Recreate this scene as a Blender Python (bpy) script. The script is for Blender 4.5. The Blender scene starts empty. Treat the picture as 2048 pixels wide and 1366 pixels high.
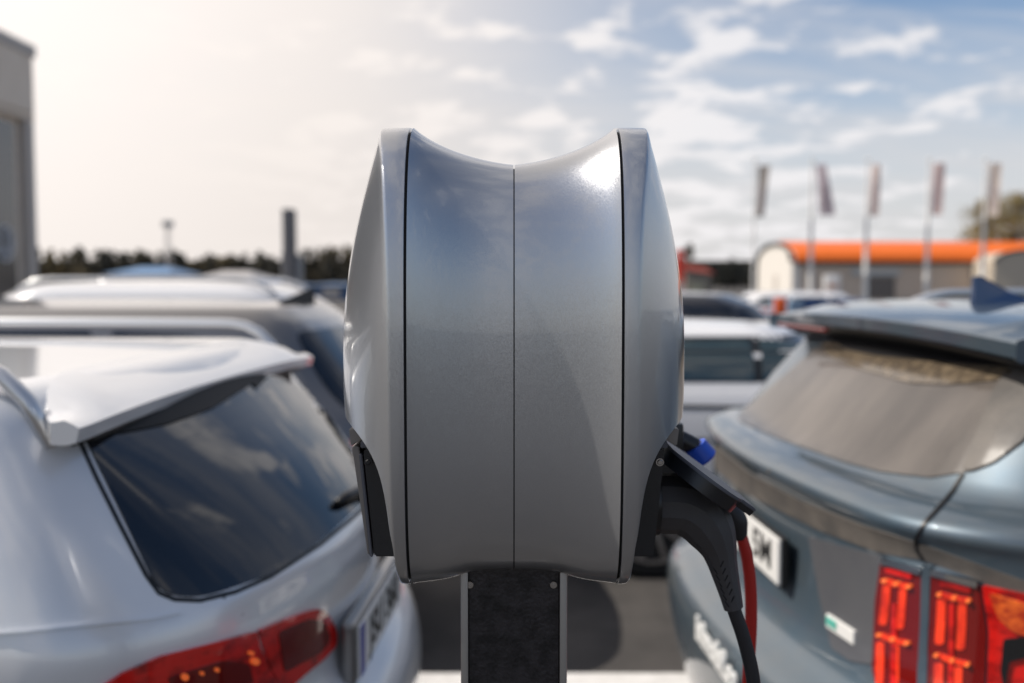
import bpy, bmesh, math, random
from mathutils import Vector, Matrix
from mathutils.bvhtree import BVHTree
from mathutils.geometry import delaunay_2d_cdt
C = bpy.context.scene.collection
R = math.radians
rnd = random.Random(7)

# ------------------------------------------------------------------ camera, sky, sun, exposure
F = 35 / 36 * 2048
PITCH = math.atan(123 / F)
CAMZ = 1.70
cd = bpy.data.cameras.new('camera'); cam = bpy.data.objects.new('camera', cd); C.objects.link(cam)
cam.location = (0, 0, CAMZ); cam.rotation_euler = (R(90) - PITCH, 0, 0)
cd.lens = 35; cd.sensor_width = 36; cd.clip_start = .05; cd.clip_end = 3000
cd.dof.use_dof = True; cd.dof.focus_distance = .955; cd.dof.aperture_fstop = 3.3; cd.dof.aperture_blades = 0
bpy.context.scene.camera = cam
sc = bpy.context.scene
sc.view_settings.view_transform = 'Standard'; sc.view_settings.look = 'None'
sc.view_settings.exposure = 0.10; sc.view_settings.gamma = 1

SUN = Vector((-.68, -.035, .73)).normalized()
sl = bpy.data.lights.new('sun', 'SUN'); so = bpy.data.objects.new('sun', sl); C.objects.link(so)
sl.energy = 4.0; sl.angle = R(.53); sl.color = (1, .93, .84)
so.rotation_euler = SUN.to_track_quat('Z', 'Y').to_euler(); so.location = (-30, 0, 40)

def world():
    w = bpy.data.worlds.new('World'); sc.world = w; w.use_nodes = True
    nt = w.node_tree; N = nt.nodes; Lk = nt.links; N.clear()
    def n(t, **k):
        q = N.new(t)
        for a, b in k.items(): setattr(q, a, b)
        return q
    def m(op, a, b=None, c=None, clamp=False):
        q = n('ShaderNodeMath', operation=op); q.use_clamp = clamp
        for i, v in enumerate((a, b, c)):
            if v is None: continue
            if isinstance(v, (int, float)): q.inputs[i].default_value = v
            else: Lk.new(v, q.inputs[i])
        return q.outputs[0]
    def mr(v, a, b, c=0, d=1):
        q = n('ShaderNodeMapRange', interpolation_type='SMOOTHSTEP')
        Lk.new(v, q.inputs[0])
        for i, x in enumerate((a, b, c, d)): q.inputs[i + 1].default_value = x
        return q.outputs[0]
    def mix(f, a, b):
        q = n('ShaderNodeMix', data_type='RGBA')
        for s, v in ((q.inputs[0], f), (q.inputs[6], a), (q.inputs[7], b)):
            if isinstance(v, (int, float)): s.default_value = v
            elif isinstance(v, tuple): s.default_value = (*v, 1)
            else: Lk.new(v, s)
        return q.outputs[2]
    sky = n('ShaderNodeTexSky', sky_type='NISHITA'); sky.sun_disc = False
    sky.sun_elevation = math.asin(SUN.z); sky.sun_rotation = math.atan2(SUN.x, SUN.y)
    sky.dust_density = .6; sky.ozone_density = 3.0; sky.air_density = 1.0
    tc = n('ShaderNodeTexCoord'); sep = n('ShaderNodeSeparateXYZ'); Lk.new(tc.outputs['Generated'], sep.inputs[0])
    x, y, z = sep.outputs
    zz = m('ADD', m('MAXIMUM', z, 0), .16)
    comb = n('ShaderNodeCombineXYZ'); Lk.new(m('DIVIDE', x, zz), comb.inputs[0]); Lk.new(m('DIVIDE', y, zz), comb.inputs[1])
    def noise(scale, detail, rough, dist, off, stretch=(1, 1, 1)):
        mp = n('ShaderNodeMapping'); Lk.new(comb.outputs[0], mp.inputs[0]); mp.inputs['Location'].default_value = off
        mp.inputs['Scale'].default_value = stretch
        q = n('ShaderNodeTexNoise'); Lk.new(mp.outputs[0], q.inputs['Vector'])
        q.inputs['Scale'].default_value = scale; q.inputs['Detail'].default_value = detail
        q.inputs['Roughness'].default_value = rough; q.inputs['Distortion'].default_value = dist
        return q.outputs['Fac']
    puff = noise(4.0, 7, .56, .25, (3.1, 1.7, 0), (1, 1, 1))
    big = noise(.55, 4, .5, .2, (7.3, 2.2, 0))
    wisp = noise(1.3, 6, .6, .6, (1.2, 9.4, 0), (.45, 1.2, 1))
    cov = m('ADD', puff, m('MULTIPLY', m('SUBTRACT', big, .5), .45))
    cov = m('ADD', cov, m('MULTIPLY', mr(x, -.3, .0), mr(x, .42, .18, -.035, .075)))
    puffm = mr(cov, .515, .66)
    wispm = m('MULTIPLY', m('MULTIPLY', mr(wisp, .40, .72), mr(y, -.3, .3, .3, 1)), .62)
    veil = m('MULTIPLY', mr(x, .36, -.20), .95)
    hz = m('MULTIPLY', m('MULTIPLY', mr(z, .27, .03), mr(y, -.3, .4, .55, 1)), .88)
    keep = m('MULTIPLY', m('MULTIPLY', m('SUBTRACT', 1, m('MULTIPLY', puffm, .88)), m('SUBTRACT', 1, wispm)),
             m('MULTIPLY', m('SUBTRACT', 1, m('MULTIPLY', veil, mr(y, -.4, .3))), m('SUBTRACT', 1, hz)))
    # veil brightens towards the sun side
    dx = n('ShaderNodeVectorMath', operation='DOT_PRODUCT'); Lk.new(tc.outputs['Generated'], dx.inputs[0])
    gd = Vector((-.55, .70, .42)).normalized(); dx.inputs[1].default_value = gd
    glow = m('POWER', m('MAXIMUM', dx.outputs['Value'], 0), 7)
    cb = m('ADD', m('MULTIPLY', glow, 4.0), m('ADD', 5.4, m('MULTIPLY', m('MULTIPLY', puffm, mr(x, -.35, .15)), 1.3)))
    cc = mix(mr(x, .30, -.25), (.985, .965, .98), (1.0, .925, .875))
    q = n('ShaderNodeVectorMath', operation='SCALE'); Lk.new(cc, q.inputs[0]); Lk.new(cb, q.inputs['Scale'])
    skyb = n('ShaderNodeVectorMath', operation='SCALE'); Lk.new(sky.outputs[0], skyb.inputs[0]); skyb.inputs['Scale'].default_value = .88
    col = mix(m('SUBTRACT', 1, keep, clamp=True), skyb.outputs[0], q.outputs[0])
    bg = n('ShaderNodeBackground'); Lk.new(col, bg.inputs[0]); bg.inputs[1].default_value = .125
    out = n('ShaderNodeOutputWorld'); Lk.new(bg.outputs[0], out.inputs[0])
world()

def ray(px, py):
    dx = (px - 1024) / F; dy = (683 - py) / F
    return Vector((dx, math.cos(PITCH) + dy * math.sin(PITCH), -math.sin(PITCH) + dy * math.cos(PITCH)))
def at(px, py, Y):
    d = ray(px, py); t = Y / d.y
    return Vector((d.x * t, Y, CAMZ + d.z * t))

# ------------------------------------------------------------------ materials
def mat(name, col, rough=.5, metal=0, coat=0, coatr=.03, spec=.5, noise=None, flakes=0, trans=0, emis=None, bump=0, bscale=50):
    m = bpy.data.materials.new(name); m.use_nodes = True
    nt = m.node_tree; b = nt.nodes['Principled BSDF']
    b.inputs['Base Color'].default_value = (*col, 1); b.inputs['Roughness'].default_value = rough
    b.inputs['Metallic'].default_value = metal; b.inputs['Coat Weight'].default_value = coat
    b.inputs['Coat Roughness'].default_value = coatr; b.inputs['Specular IOR Level'].default_value = spec
    if trans: b.inputs['Transmission Weight'].default_value = trans
    if emis: b.inputs['Emission Color'].default_value = (*emis[0], 1); b.inputs['Emission Strength'].default_value = emis[1]
    tc = nt.nodes.new('ShaderNodeTexCoord')
    if noise:                       # (colour2, scale, lo, hi, stretch)
        c2, s, lo, hi, st = noise
        mp = nt.nodes.new('ShaderNodeMapping'); nt.links.new(tc.outputs['Object'], mp.inputs[0]); mp.inputs['Scale'].default_value = st
        no = nt.nodes.new('ShaderNodeTexNoise'); nt.links.new(mp.outputs[0], no.inputs['Vector'])
        no.inputs['Scale'].default_value = s; no.inputs['Detail'].default_value = 8; no.inputs['Roughness'].default_value = .65
        mr = nt.nodes.new('ShaderNodeMapRange'); nt.links.new(no.outputs['Fac'], mr.inputs[0])
        mr.inputs[1].default_value = lo; mr.inputs[2].default_value = hi
        mx = nt.nodes.new('ShaderNodeMix'); mx.data_type = 'RGBA'; nt.links.new(mr.outputs[0], mx.inputs[0])
        mx.inputs[6].default_value = (*col, 1); mx.inputs[7].default_value = (*c2, 1)
        nt.links.new(mx.outputs[2], b.inputs['Base Color'])
    if flakes:
        vo = nt.nodes.new('ShaderNodeTexVoronoi'); vo.inputs['Scale'].default_value = flakes
        nt.links.new(tc.outputs['Object'], vo.inputs['Vector'])
        ge = nt.nodes.new('ShaderNodeNewGeometry')
        a = nt.nodes.new('ShaderNodeVectorMath'); a.operation = 'SUBTRACT'; nt.links.new(vo.outputs['Color'], a.inputs[0]); a.inputs[1].default_value = (.5, .5, .5)
        s = nt.nodes.new('ShaderNodeVectorMath'); s.operation = 'SCALE'; nt.links.new(a.outputs[0], s.inputs[0]); s.inputs['Scale'].default_value = .10
        d = nt.nodes.new('ShaderNodeVectorMath'); d.operation = 'ADD'; nt.links.new(s.outputs[0], d.inputs[0]); nt.links.new(ge.outputs['Normal'], d.inputs[1])
        e = nt.nodes.new('ShaderNodeVectorMath'); e.operation = 'NORMALIZE'; nt.links.new(d.outputs[0], e.inputs[0])
        nt.links.new(e.outputs[0], b.inputs['Normal'])
    if flakes:
        sn = nt.nodes.new('ShaderNodeTexNoise'); sn.inputs['Scale'].default_value = 14; sn.inputs['Detail'].default_value = 7; nt.links.new(tc.outputs['Object'], sn.inputs['Vector'])
        sr = nt.nodes.new('ShaderNodeMapRange'); nt.links.new(sn.outputs['Fac'], sr.inputs[0]); sr.inputs[1].default_value = .45; sr.inputs[2].default_value = .7; sr.inputs[3].default_value = .012; sr.inputs[4].default_value = .11
        nt.links.new(sr.outputs[0], b.inputs['Coat Roughness'])
    if bump:
        no = nt.nodes.new('ShaderNodeTexNoise'); no.inputs['Scale'].default_value = bscale; no.inputs['Detail'].default_value = 6
        nt.links.new(tc.outputs['Object'], no.inputs['Vector'])
        bp = nt.nodes.new('ShaderNodeBump'); bp.inputs['Strength'].default_value = bump; bp.inputs['Distance'].default_value = .002
        nt.links.new(no.outputs['Fac'], bp.inputs['Height']); nt.links.new(bp.outputs[0], b.inputs['Normal'])
    return m

M = dict(
    shell=mat('silver_metallic_paint', (.43, .44, .46), .275, .82, 1, .02, flakes=2300),
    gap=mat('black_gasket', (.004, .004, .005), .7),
    plastic=mat('black_plastic', (.012, .013, .016), .30, bump=.12, bscale=900),
    hood=mat('grey_painted_plastic', (.20, .19, .185), .35, .5, .5),
    handle=mat('grey_rubber', (.055, .053, .057), .5, bump=.35, bscale=1500),
    lid=mat('dark_grey_plastic', (.085, .09, .11), .42),
    cable=mat('black_cable', (.014, .013, .016), .55),
    redcable=mat('red_cable', (.42, .010, .006), .42),
    blueplug=mat('blue_plastic', (.008, .07, .50), .4),
    steel=mat('brushed_steel', (.34, .33, .325), .38, 1),
    panel=mat('dark_steel_panel', (.035, .031, .034), .42, .3, noise=((.012, .011, .012), 60, .42, .62, (1, 1, 1)), bump=.5, bscale=260),
    screw=mat('screw_metal', (.45, .44, .44), .25, 1),
    white=mat('white_car_paint', (.74, .75, .77), .30, .25, 1, .03, noise=((.70, .705, .72), 3, .4, .7, (1, 1, 1))),
    white2=mat('pure_white_car_paint', (.76, .75, .75), .3, 0, 1, .03),
    silver=mat('silver_car_paint', (.17, .165, .165), .35, .7, 1, .04),
    grey=mat('grey_car_paint', (.20, .20, .215), .35, .6, 1, .04),
    blue=mat('steel_blue_car_paint', (.072, .112, .148), .46, .45, 1, .015, noise=((.105, .128, .145), 5, .35, .7, (1, 1, 1))),
    black=mat('black_car_paint', (.02, .019, .022), .25, .1, 1, .03),
    dirty=mat('dusty_dark_trim', (.075, .068, .062), .6, 0, .1, .2, noise=((.15, .13, .11), 7, .4, .75, (1, 1, 1))),
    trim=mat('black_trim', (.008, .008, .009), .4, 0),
    glass=mat('dark_car_glass', (.003, .005, .010), .03, 0, 0, .02, spec=.75),
    glassg=mat('green_tinted_car_glass', (.012, .030, .034), .04, 0, 1, .02, spec=.7),
    dust=mat('dusty_car_glass', (.055, .046, .040), .36, 0, .6, .03, noise=((.125, .106, .09), 1.6, .36, .68, (1.6, 3.2, .8))),
    dustb=mat('brown_dust_on_glass', (.085, .065, .045), .25, 0, .7, .08, noise=((.17, .13, .085), 40, .42, .60, (1, 1, 1))),
    panelg=mat('dusty_tailgate_paint', (.115, .118, .13), .38, .3, .6, .12, noise=((.14, .14, .145), 5, .4, .7, (1, 1, 1))),
    chrome=mat('chrome', (.7, .7, .7), .12, 1),
    rail=mat('aluminium_rail', (.66, .66, .66), .3, .8, .3),
    red=mat('red_lamp_plastic', (.72, .012, .008), .12, 0, 1, .02, noise=((.16, .002, .002), 14, .46, .66, (1, 1, 2.2))),
    redd=mat('dark_red_lamp_plastic', (.16, .004, .003), .12, 0, 1, .02),
    redb=mat('sun_glow_red_lamp_tube', (.95, .055, .012), .3, 0, 1, .03, noise=((.45, .012, .005), 30, .42, .62, (1, 1, .5)), emis=((1, .04, .008), .17)),  # emission stands in for sunlight glowing in the unlit tubes
    bulb=mat('orange_lamp_bulb', (1, .20, .045), .3, 0, 1, .03, emis=((1, .16, .03), .32)),  # self-glow put in; the lamps themselves are off
    ambr=mat('sun_glow_orange_reflector', (.85, .16, .02), .3, 0, 1, .03, noise=((.30, .01, .004), 22, .42, .58, (1, 1, 1)), emis=((.9, .12, .015), .12)),  # faint emission imitates sun caught in the unlit lens
    plate=mat('plate_white', (.78, .77, .74), .4),
    ink=mat('plate_black', (.02, .02, .02), .5),
    bluep=mat('plate_blue', (.005, .02, .30), .4),
    tyre=mat('tyre_rubber', (.012, .012, .012), .8),
    rim=mat('alloy_rim', (.35, .35, .36), .3, .9),
    wtext=mat('white_sticker', (.78, .78, .76), .5),
    green=mat('green_badge', (.10, .45, .36), .3),
)

# ------------------------------------------------------------------ helpers
def link(name, me, m, parent=None, smooth=True, angle=None):
    o = bpy.data.objects.new(name, me); C.objects.link(o)
    if m is not None: me.materials.append(m)
    if smooth:
        me.polygons.foreach_set('use_smooth', [True] * len(me.polygons))
        if angle: me.set_sharp_from_angle(angle=R(angle))
    if parent: o.parent = parent
    return o
def mesh(name, vs, fs):
    me = bpy.data.meshes.new(name); me.from_pydata([tuple(v) for v in vs], [], fs); me.update(); return me
def obj(name, vs, fs, m, parent=None, smooth=True, angle=None):
    return link(name, mesh(name, vs, fs), m, parent, smooth, angle)
def bobj(name, bm, m, parent=None, smooth=False, angle=None):
    me = bpy.data.meshes.new(name); bm.to_mesh(me); bm.free(); return link(name, me, m, parent, smooth or bool(angle), angle)
def tag(o, label=None, cat=None, group=None, kind=None):
    for k, v in (('label', label), ('category', cat), ('group', group), ('kind', kind)):
        if v: o[k] = v
    return o
def empty(name, loc=(0, 0, 0), rz=0):
    o = bpy.data.objects.new(name, None); C.objects.link(o); o.location = loc; o.rotation_euler = (0, 0, rz); o.empty_display_size = .1
    return o
def box(bm, c, s, bev=0, rot=None):
    g = bmesh.ops.create_cube(bm, size=1); vs = g['verts']
    mt = Matrix.Translation(c) @ (rot.to_4x4() if rot else Matrix.Identity(4)) @ Matrix.Diagonal((*s, 1))
    bmesh.ops.transform(bm, matrix=mt, verts=vs)
    if bev:
        es = list({e for v in vs for e in v.link_edges})
        bmesh.ops.bevel(bm, geom=es, offset=bev, segments=2, affect='EDGES', profile=.6)
def cyl(bm, p0, p1, r0, r1=None, seg=24):
    p0 = Vector(p0); p1 = Vector(p1); d = p1 - p0
    mt = Matrix.Translation((p0 + p1) / 2) @ d.to_track_quat('Z', 'Y').to_matrix().to_4x4()
    bmesh.ops.create_cone(bm, cap_ends=True, segments=seg, radius1=r0, radius2=r0 if r1 is None else r1, depth=d.length, matrix=mt)
def cr(pts, n):
    """Catmull-Rom resampling of a list of tuples / Vectors"""
    out = []; P = [list(p) for p in pts]; P = [P[0]] + P + [P[-1]]
    for i in range(1, len(P) - 2):
        for k in range(n):
            t = k / n
            out.append([.5 * ((2 * b) + (-a + c) * t + (2 * a - 5 * b + 4 * c - d) * t * t + (-a + 3 * b - 3 * c + d) * t ** 3)
                        for a, b, c, d in zip(P[i - 1], P[i], P[i + 1], P[i + 2])])
    out.append(list(P[-2])); return out
def rings(rs, closed=True, cap=True):
    vs = []; fs = []; n = len(rs[0])
    for r in rs: vs += r
    for i in range(len(rs) - 1):
        for k in range(n if closed else n - 1):
            a = i * n + k; b = i * n + (k + 1) % n
            fs.append((a, b, b + n, a + n))
    if cap:
        fs.append(tuple(reversed(range(n)))); fs.append(tuple(range((len(rs) - 1) * n, len(rs) * n)))
    return vs, fs
def tube(path, rad, seg=16, ref=Vector((0, 1, 0)), flat=1.0, facet=False):
    """rad: number or list; flat scales along ref"""
    P = [Vector(p) for p in path]; rs = []
    for i, p in enumerate(P):
        t = (P[min(i + 1, len(P) - 1)] - P[max(i - 1, 0)]).normalized()
        a = t.cross(ref).normalized(); b = a.cross(t).normalized()
        r = rad[i] if isinstance(rad, (list, tuple)) else rad
        fl = flat[i] if isinstance(flat, (list, tuple)) else flat
        rs.append([p + a * r * math.cos(q) + b * r * fl * math.sin(q) for q in [2 * math.pi * (k + .5) / seg for k in range(seg)]])
    return rings(rs)
def text_mesh(s, size, depth=.001, bold=0):
    cu = bpy.data.curves.new('writing', 'FONT'); cu.body = s; cu.size = size; cu.extrude = depth; cu.align_x = 'CENTER'; cu.align_y = 'CENTER'
    cu.offset = bold
    o = bpy.data.objects.new('writing_tmp', cu); C.objects.link(o)
    bpy.context.view_layer.update()
    me = bpy.data.meshes.new_from_object(o.evaluated_get(bpy.context.evaluated_depsgraph_get()))
    bpy.data.objects.remove(o); return me
def place_text(name, s, size, origin, xdir, ydir, m, parent=None, depth=.001, bold=0, sx=1):
    me = text_mesh(s, size, depth, bold); X = Vector(xdir).normalized(); Yd = Vector(ydir).normalized(); Z = X.cross(Yd).normalized(); Yd = Z.cross(X)
    mt = Matrix((X, Yd, Z)).transposed().to_4x4(); mt.translation = Vector(origin)
    me.transform(mt @ Matrix.Diagonal((sx, 1, 1, 1))); me.materials.clear()
    return link(name, me, m, parent, smooth=False)

# ------------------------------------------------------------------ ground
def ground_mat():
    m = mat('asphalt', (.045, .041, .038), .85, noise=((.082, .074, .067), 1.7, .38, .64, (1, 1, 1)), bump=.6, bscale=160)
    return m
tag(obj('asphalt_ground', [(-900, -300, 0), (900, -300, 0), (900, 1500, 0), (-900, 1500, 0)], [(0, 1, 2, 3)], ground_mat(), smooth=False), kind='structure')
wl = mat('road_paint_white', (.74, .72, .69), .7, noise=((.60, .58, .55), 9, .45, .7, (1, 1, 1)))
bm = bmesh.new(); box(bm, (0, 3.82, .05), (9.6, .32, .10), .012)
tag(bobj('low_kerb', bm, wl), kind='structure')

# ------------------------------------------------------------------ the charger: two wallboxes back to back on a post
Y0 = 1.06
def wallbox(sx, label, lid_open):
    root = empty('wallbox_charger', (0.002, Y0, 1.30)); tag(root, label, 'EV charger', 'wallboxes mounted back to back')
    ztop_rim = at(1028, 254, Y0 - .035).z - 1.30; zbot_rim = at(1028, 1170, Y0 - .06).z - 1.30
    ztop_seam = at(1028, 327, Y0 - .03).z - 1.30; zbot_seam = at(1028, 1146, Y0 - .05).z - 1.30
    zc = (ztop_rim + zbot_rim) / 2 - .01
    NR = 160
    def ring(d, b, zt, zb, nt=3.5, nb=4.2, yoff=0):
        r = []
        for k in range(NR):
            q = 2 * math.pi * k / NR; c = math.cos(q); s = math.sin(q); n = nt if s > 0 else nb
            e = 2 / n
            yy = b * math.copysign(abs(c) ** e, c); z = (zt - zc) * abs(s) ** e if s > 0 else -(zc - zb) * abs(s) ** e
            yy *= 1 - .07 * max(0, (z / (zt - zc))) ** 1.5
            r.append((sx * d, yy + yoff, zc + z))
        return r
    def fin(vs, fs):
        return vs, fs if sx > 0 else [tuple(reversed(f)) for f in fs]
    # rear housing, waisted towards the seam
    rs = []; D1 = .1015
    for i in range(25):
        t = i / 24; k = 1 - math.sqrt(max(0, 1 - (t * .90) ** 2)); k /= 1 - math.sqrt(1 - .81)
        d = .0006 + (D1 - .0006) * t
        kb = k ** .6
        rs.append(ring(d, .094 + .030 * k, ztop_seam + (ztop_rim - ztop_seam) * (t ** 1.1 * .35 + k * .65), zbot_seam + (zbot_rim - zbot_seam) * (1 / (1 + math.exp(-(t - .55) * 12)))))
    lip = [ring(.0006, .092, ztop_seam - .0025, zbot_seam + .0025)]
    end = [ring(D1 + .0006, .1225, ztop_rim - .002, zbot_rim + .002)]
    vs, fs = fin(*rings(lip + rs + end)); h = obj('rear_housing', vs, fs, M['shell'], root, angle=40)
    vs, fs = fin(*rings([ring(.0, .0915, ztop_seam - .004, zbot_seam + .004), ring(.004, .0915, ztop_seam - .004, zbot_seam + .004)]))
    obj('seam_gasket', vs, fs, M['gap'], root, angle=40)
    # dark joint
    vs, fs = fin(*rings([ring(D1 - .002, .121, ztop_rim - .004, zbot_rim + .004), ring(D1 + .006, .121, ztop_rim - .004, zbot_rim + .004)]))
    obj('joint_gasket', vs, fs, M['gap'], root, angle=40)
    # front shell: band, ridge, dome
    H1 = ztop_rim - zc; H0 = zc - zbot_rim
    def sring(d, w, r, n1=3.6, n0=4.4):
        out = ring(d, .1245 * r, zc + H1 * r, zc - H0 * r, n1, n0)
        res = []
        for x, y, z in out:
            zr_ = (z - zc) / (H1 if z > zc else H0)
            o = .0150 * max(0, zr_) ** 3 - .0060 * max(0, -zr_) ** 3
            res.append((x + sx * o * w, y, z))
        return res
    rs = [sring(D1 + .0025, 0, .990), sring(D1 + .0028, 0, .9985), sring(D1 + .0036, 0, 1.0), sring(.110, .45, 1.0), sring(.1165, .95, .999), sring(.1182, 1, .9965), sring(.1196, 1, .990), sring(.1212, 1, .980)]
    for i in range(1, 30):
        r = .98 * (1 - i / 30)
        rs.append(sring(.1212 + .0585 * (1 - (r / .98) ** 2.2), r, r, 3.6 - .9 * (1 - r), 4.4 - 1.7 * (1 - r)))
    vs, fs = fin(*rings(rs)); shell = obj('front_shell', vs, fs, M['shell'], root)
    # scooped recess round the socket
    zs = at(1028, 1003, Y0).z - 1.30
    bm = bmesh.new(); rr = []
    for d, g in ((.1150, .93), (.1170, .975), (.122, 1.0), (.22, 1.06)):
        r = []
        for k in range(72):
            q = 2 * math.pi * k / 72; c = math.cos(q); s = math.sin(q)
            zz = (.095 if s > 0 else .081) * math.copysign(abs(s) ** (2 / (3.2 if s > 0 else 2.9)), s) * g
            r.append((sx * d, .1165 * g * math.copysign(abs(c) ** (2 / 3.1), c), zs + zz))
        rr.append(r)
    vs, fs = fin(*rings(rr)); cut = obj('cutter', vs, fs, None)
    bo = shell.modifiers.new('b', 'BOOLEAN'); bo.object = cut; bo.operation = 'DIFFERENCE'; bo.solver = 'EXACT'
    cut.location = root.location; bpy.context.view_layer.update()
    me = bpy.data.meshes.new_from_object(shell.evaluated_get(bpy.context.evaluated_depsgraph_get()))
    shell.modifiers.clear(); shell.data = me; bpy.data.objects.remove(cut)
    me.polygons.foreach_set('use_smooth', [True] * len(me.polygons)); me.set_sharp_from_angle(angle=R(28))
    # socket block
    zt = at(1028, 893, Y0 - .06).z - 1.30; zb = at(1028, 1106, Y0 - .06).z - 1.30
    xt = .1505; xb = .1405
    def prism(y0, y1, pts, bev=.0015):
        bm = bmesh.new(); n = len(pts)
        a = [bm.verts.new((sx * p[0], y0, p[1])) for p in pts]; b = [bm.verts.new((sx * p[0], y1, p[1])) for p in pts]
        bm.faces.new(a); bm.faces.new(list(reversed(b)))
        for k in range(n): bm.faces.new((a[k], b[k], b[(k + 1) % n], a[(k + 1) % n]))
        bmesh.ops.recalc_face_normals(bm, faces=bm.faces)
        if bev: bmesh.ops.bevel(bm, geom=list(bm.edges), offset=bev, segments=2, affect='EDGES')
        return bm
    bobj('socket_block', prism(-.074, .074, [(.110, zb), (xb, zb), (xt, zt - .004), (xt - .001, zt), (.112, zt)]), M['plastic'], root, angle=40)
    bobj('socket_hood', prism(-.072, .072, [(xt - .020, zt + .0003), (xt + .0035, zt + .0003), (xt + .0030, zt + .0075), (xt - .020, zt + .0085)], .001), M['steel' if False else 'lid'], root, angle=40)
    for yy in (-.0747, .0747):
        bm = bmesh.new(); s = 1 if yy > 0 else -1
        cyl(bm, (sx * .1455, yy, zt - .013), (sx * .1455, yy + s * .0022, zt - .013), .0040)
        cyl(bm, (sx * .1455, yy + s * .0022, zt - .013), (sx * .1455, yy + s * .0034, zt - .013), .0030, .0022, 6)
        bobj('hinge_screw', bm, M['plastic' if sx < 0 else 'screw'], root, angle=40)
    z83 = at(1028, 838, Y0).z - 1.30
    bobj('recess_hood', prism(-.070, .070, [(.150, zt + .010), (xt + .0130, zt + .002), (.1655, z83), (.150, z83)], .001), M['hood'], root, angle=40)
    if not lid_open:
        bobj('flap_frame', prism(-.066, .066, [(xb + .0056, zb), (xb + .0078, zb), (xt + .0128, zt + .001), (xt + .0056, zt + .001)], .0008), M['hood'], root, angle=40)
        f = prism(-.070, .070, [(xb + .0022, zb - .0015), (xb + .0052, zb - .0015), (xt + .0052, zt - .006), (xt + .0022, zt - .006)], .0008)
        lidf = bobj('socket_flap', f, M['lid'], root, angle=40)
    else:
        # open lid: thick D-shaped plate hinged at the top of the block
        p0 = at(1334, 886, Y0); p1 = at(1506, 1012, Y0 - .02)
        ax = Vector((p1.x - p0.x, 0, p1.z - p0.z)); Ln = ax.length; ax.normalize(); nrm = Vector((-ax.z, 0, ax.x))
        if nrm.z < 0: nrm = -nrm
        org = Vector((p0.x, 0, p0.z)) - Vector((root.location.x, 0, 1.30))
        out = [(0, -.040), (.006, -.050), (.018, -.063), (.032, -.074), (.048, -.079), (.064, -.077), (.078, -.066), (.086, -.052), (.090, -.040), (Ln, -.036)]
        out = out + [(a, -b) for a, b in reversed(out)]
        bm = bmesh.new()
        top = [bm.verts.new(org + ax * a + Vector((0, b, 0)) + nrm * (.0)) for a, b in out]
        bot = [bm.verts.new(org + ax * a + Vector((0, b, 0)) - nrm * .0035) for a, b in out]
        bm.faces.new(top); bm.faces.new(list(reversed(bot)))
        for k in range(len(out)): bm.faces.new((top[k], bot[k], bot[(k + 1) % len(out)], top[(k + 1) % len(out)]))
        bmesh.ops.recalc_face_normals(bm, faces=bm.faces)
        bmesh.ops.bevel(bm, geom=list(bm.edges), offset=.0009, segments=2, affect='EDGES')
        lp = bobj('socket_lid', bm, M['lid'], root, angle=35)
        bm = bmesh.new(); cxx = .045
        top = [bm.verts.new(org + ax * (cxx + (a - cxx) * (.975 if a < .089 else .99)) + Vector((0, b * .975, 0)) - nrm * .0034) for a, b in out]
        bot = [bm.verts.new(org + ax * (cxx + (a - cxx) * (.965 if a < .089 else .98)) + Vector((0, b * .965, 0)) - nrm * (.0175 if a < .089 else .010)) for a, b in out]
        bm.faces.new(top); bm.faces.new(list(reversed(bot)))
        for k in range(len(out)): bm.faces.new((top[k], bot[k], bot[(k + 1) % len(out)], top[(k + 1) % len(out)]))
        bmesh.ops.recalc_face_normals(bm, faces=bm.faces)
        bobj('shaded_lid_rim', bm, M['plastic'], lp, angle=35)  # rim coloured black for the shade below the lid's top plate
        for yy in (-.036, .036):
            bm = bmesh.new(); cyl(bm, (sx * (xt - .002), yy - .012, zt - .004), (sx * (xt - .002), yy + .012, zt - .004), .0055)
            bobj('lid_hinge', bm, M['plastic'], root, angle=40)
        bm = bmesh.new(); cyl(bm, (sx * .140, 0, zs), (sx * .155, 0, zs), .0375, .036, 48)
        bobj('socket_collar', bm, M['plastic'], root, angle=40)
    return root
wb1 = wallbox(-1, 'silver wallbox on the side of the pale silver estate, its socket flap closed', False)
wb2 = wallbox(1, 'silver wallbox on the side of the blue car, its lid open over a plug', True)

# post
root = empty('charger_post', (0.002, Y0, 0)); tag(root, 'upright steel post with dark front panel carrying the silver wallboxes', 'post')
pw = .0555; yf = -.048; ztp = at(1028, 1153, Y0 + yf).z
bm = bmesh.new()
for s in (-1, 1): box(bm, (s * (pw - .004), 0.005, (ztp + .03) / 2), (.008, .096, ztp + .03), .0022)
box(bm, (0, .049, ztp / 2 + .01), (pw * 2 - .018, .006, ztp + .02))
bobj('side_profile', bm, M['steel'], root, angle=40)
bm = bmesh.new(); box(bm, (0, -.036, (ztp + .02) / 2), (pw * 2 - .0175, .004, ztp + .02)); bobj('front_panel', bm, M['panel'], root)
for px in (940, 1107):
    p = at(px, 1169, Y0 - .038); bm = bmesh.new()
    cyl(bm, (p.x - .002, -.0382, p.z), (p.x - .002, -.0402, p.z), .0046, .0036); cyl(bm, (p.x - .002, -.0402, p.z), (p.x - .002, -.0406, p.z), .0016, .0016, 6)
    bobj('panel_screw', bm, M['screw'], root, angle=40)
bm = bmesh.new(); box(bm, (0, 0, .008), (.24, .24, .016), .003); bobj('base_plate', bm, M['steel'], root)

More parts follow.
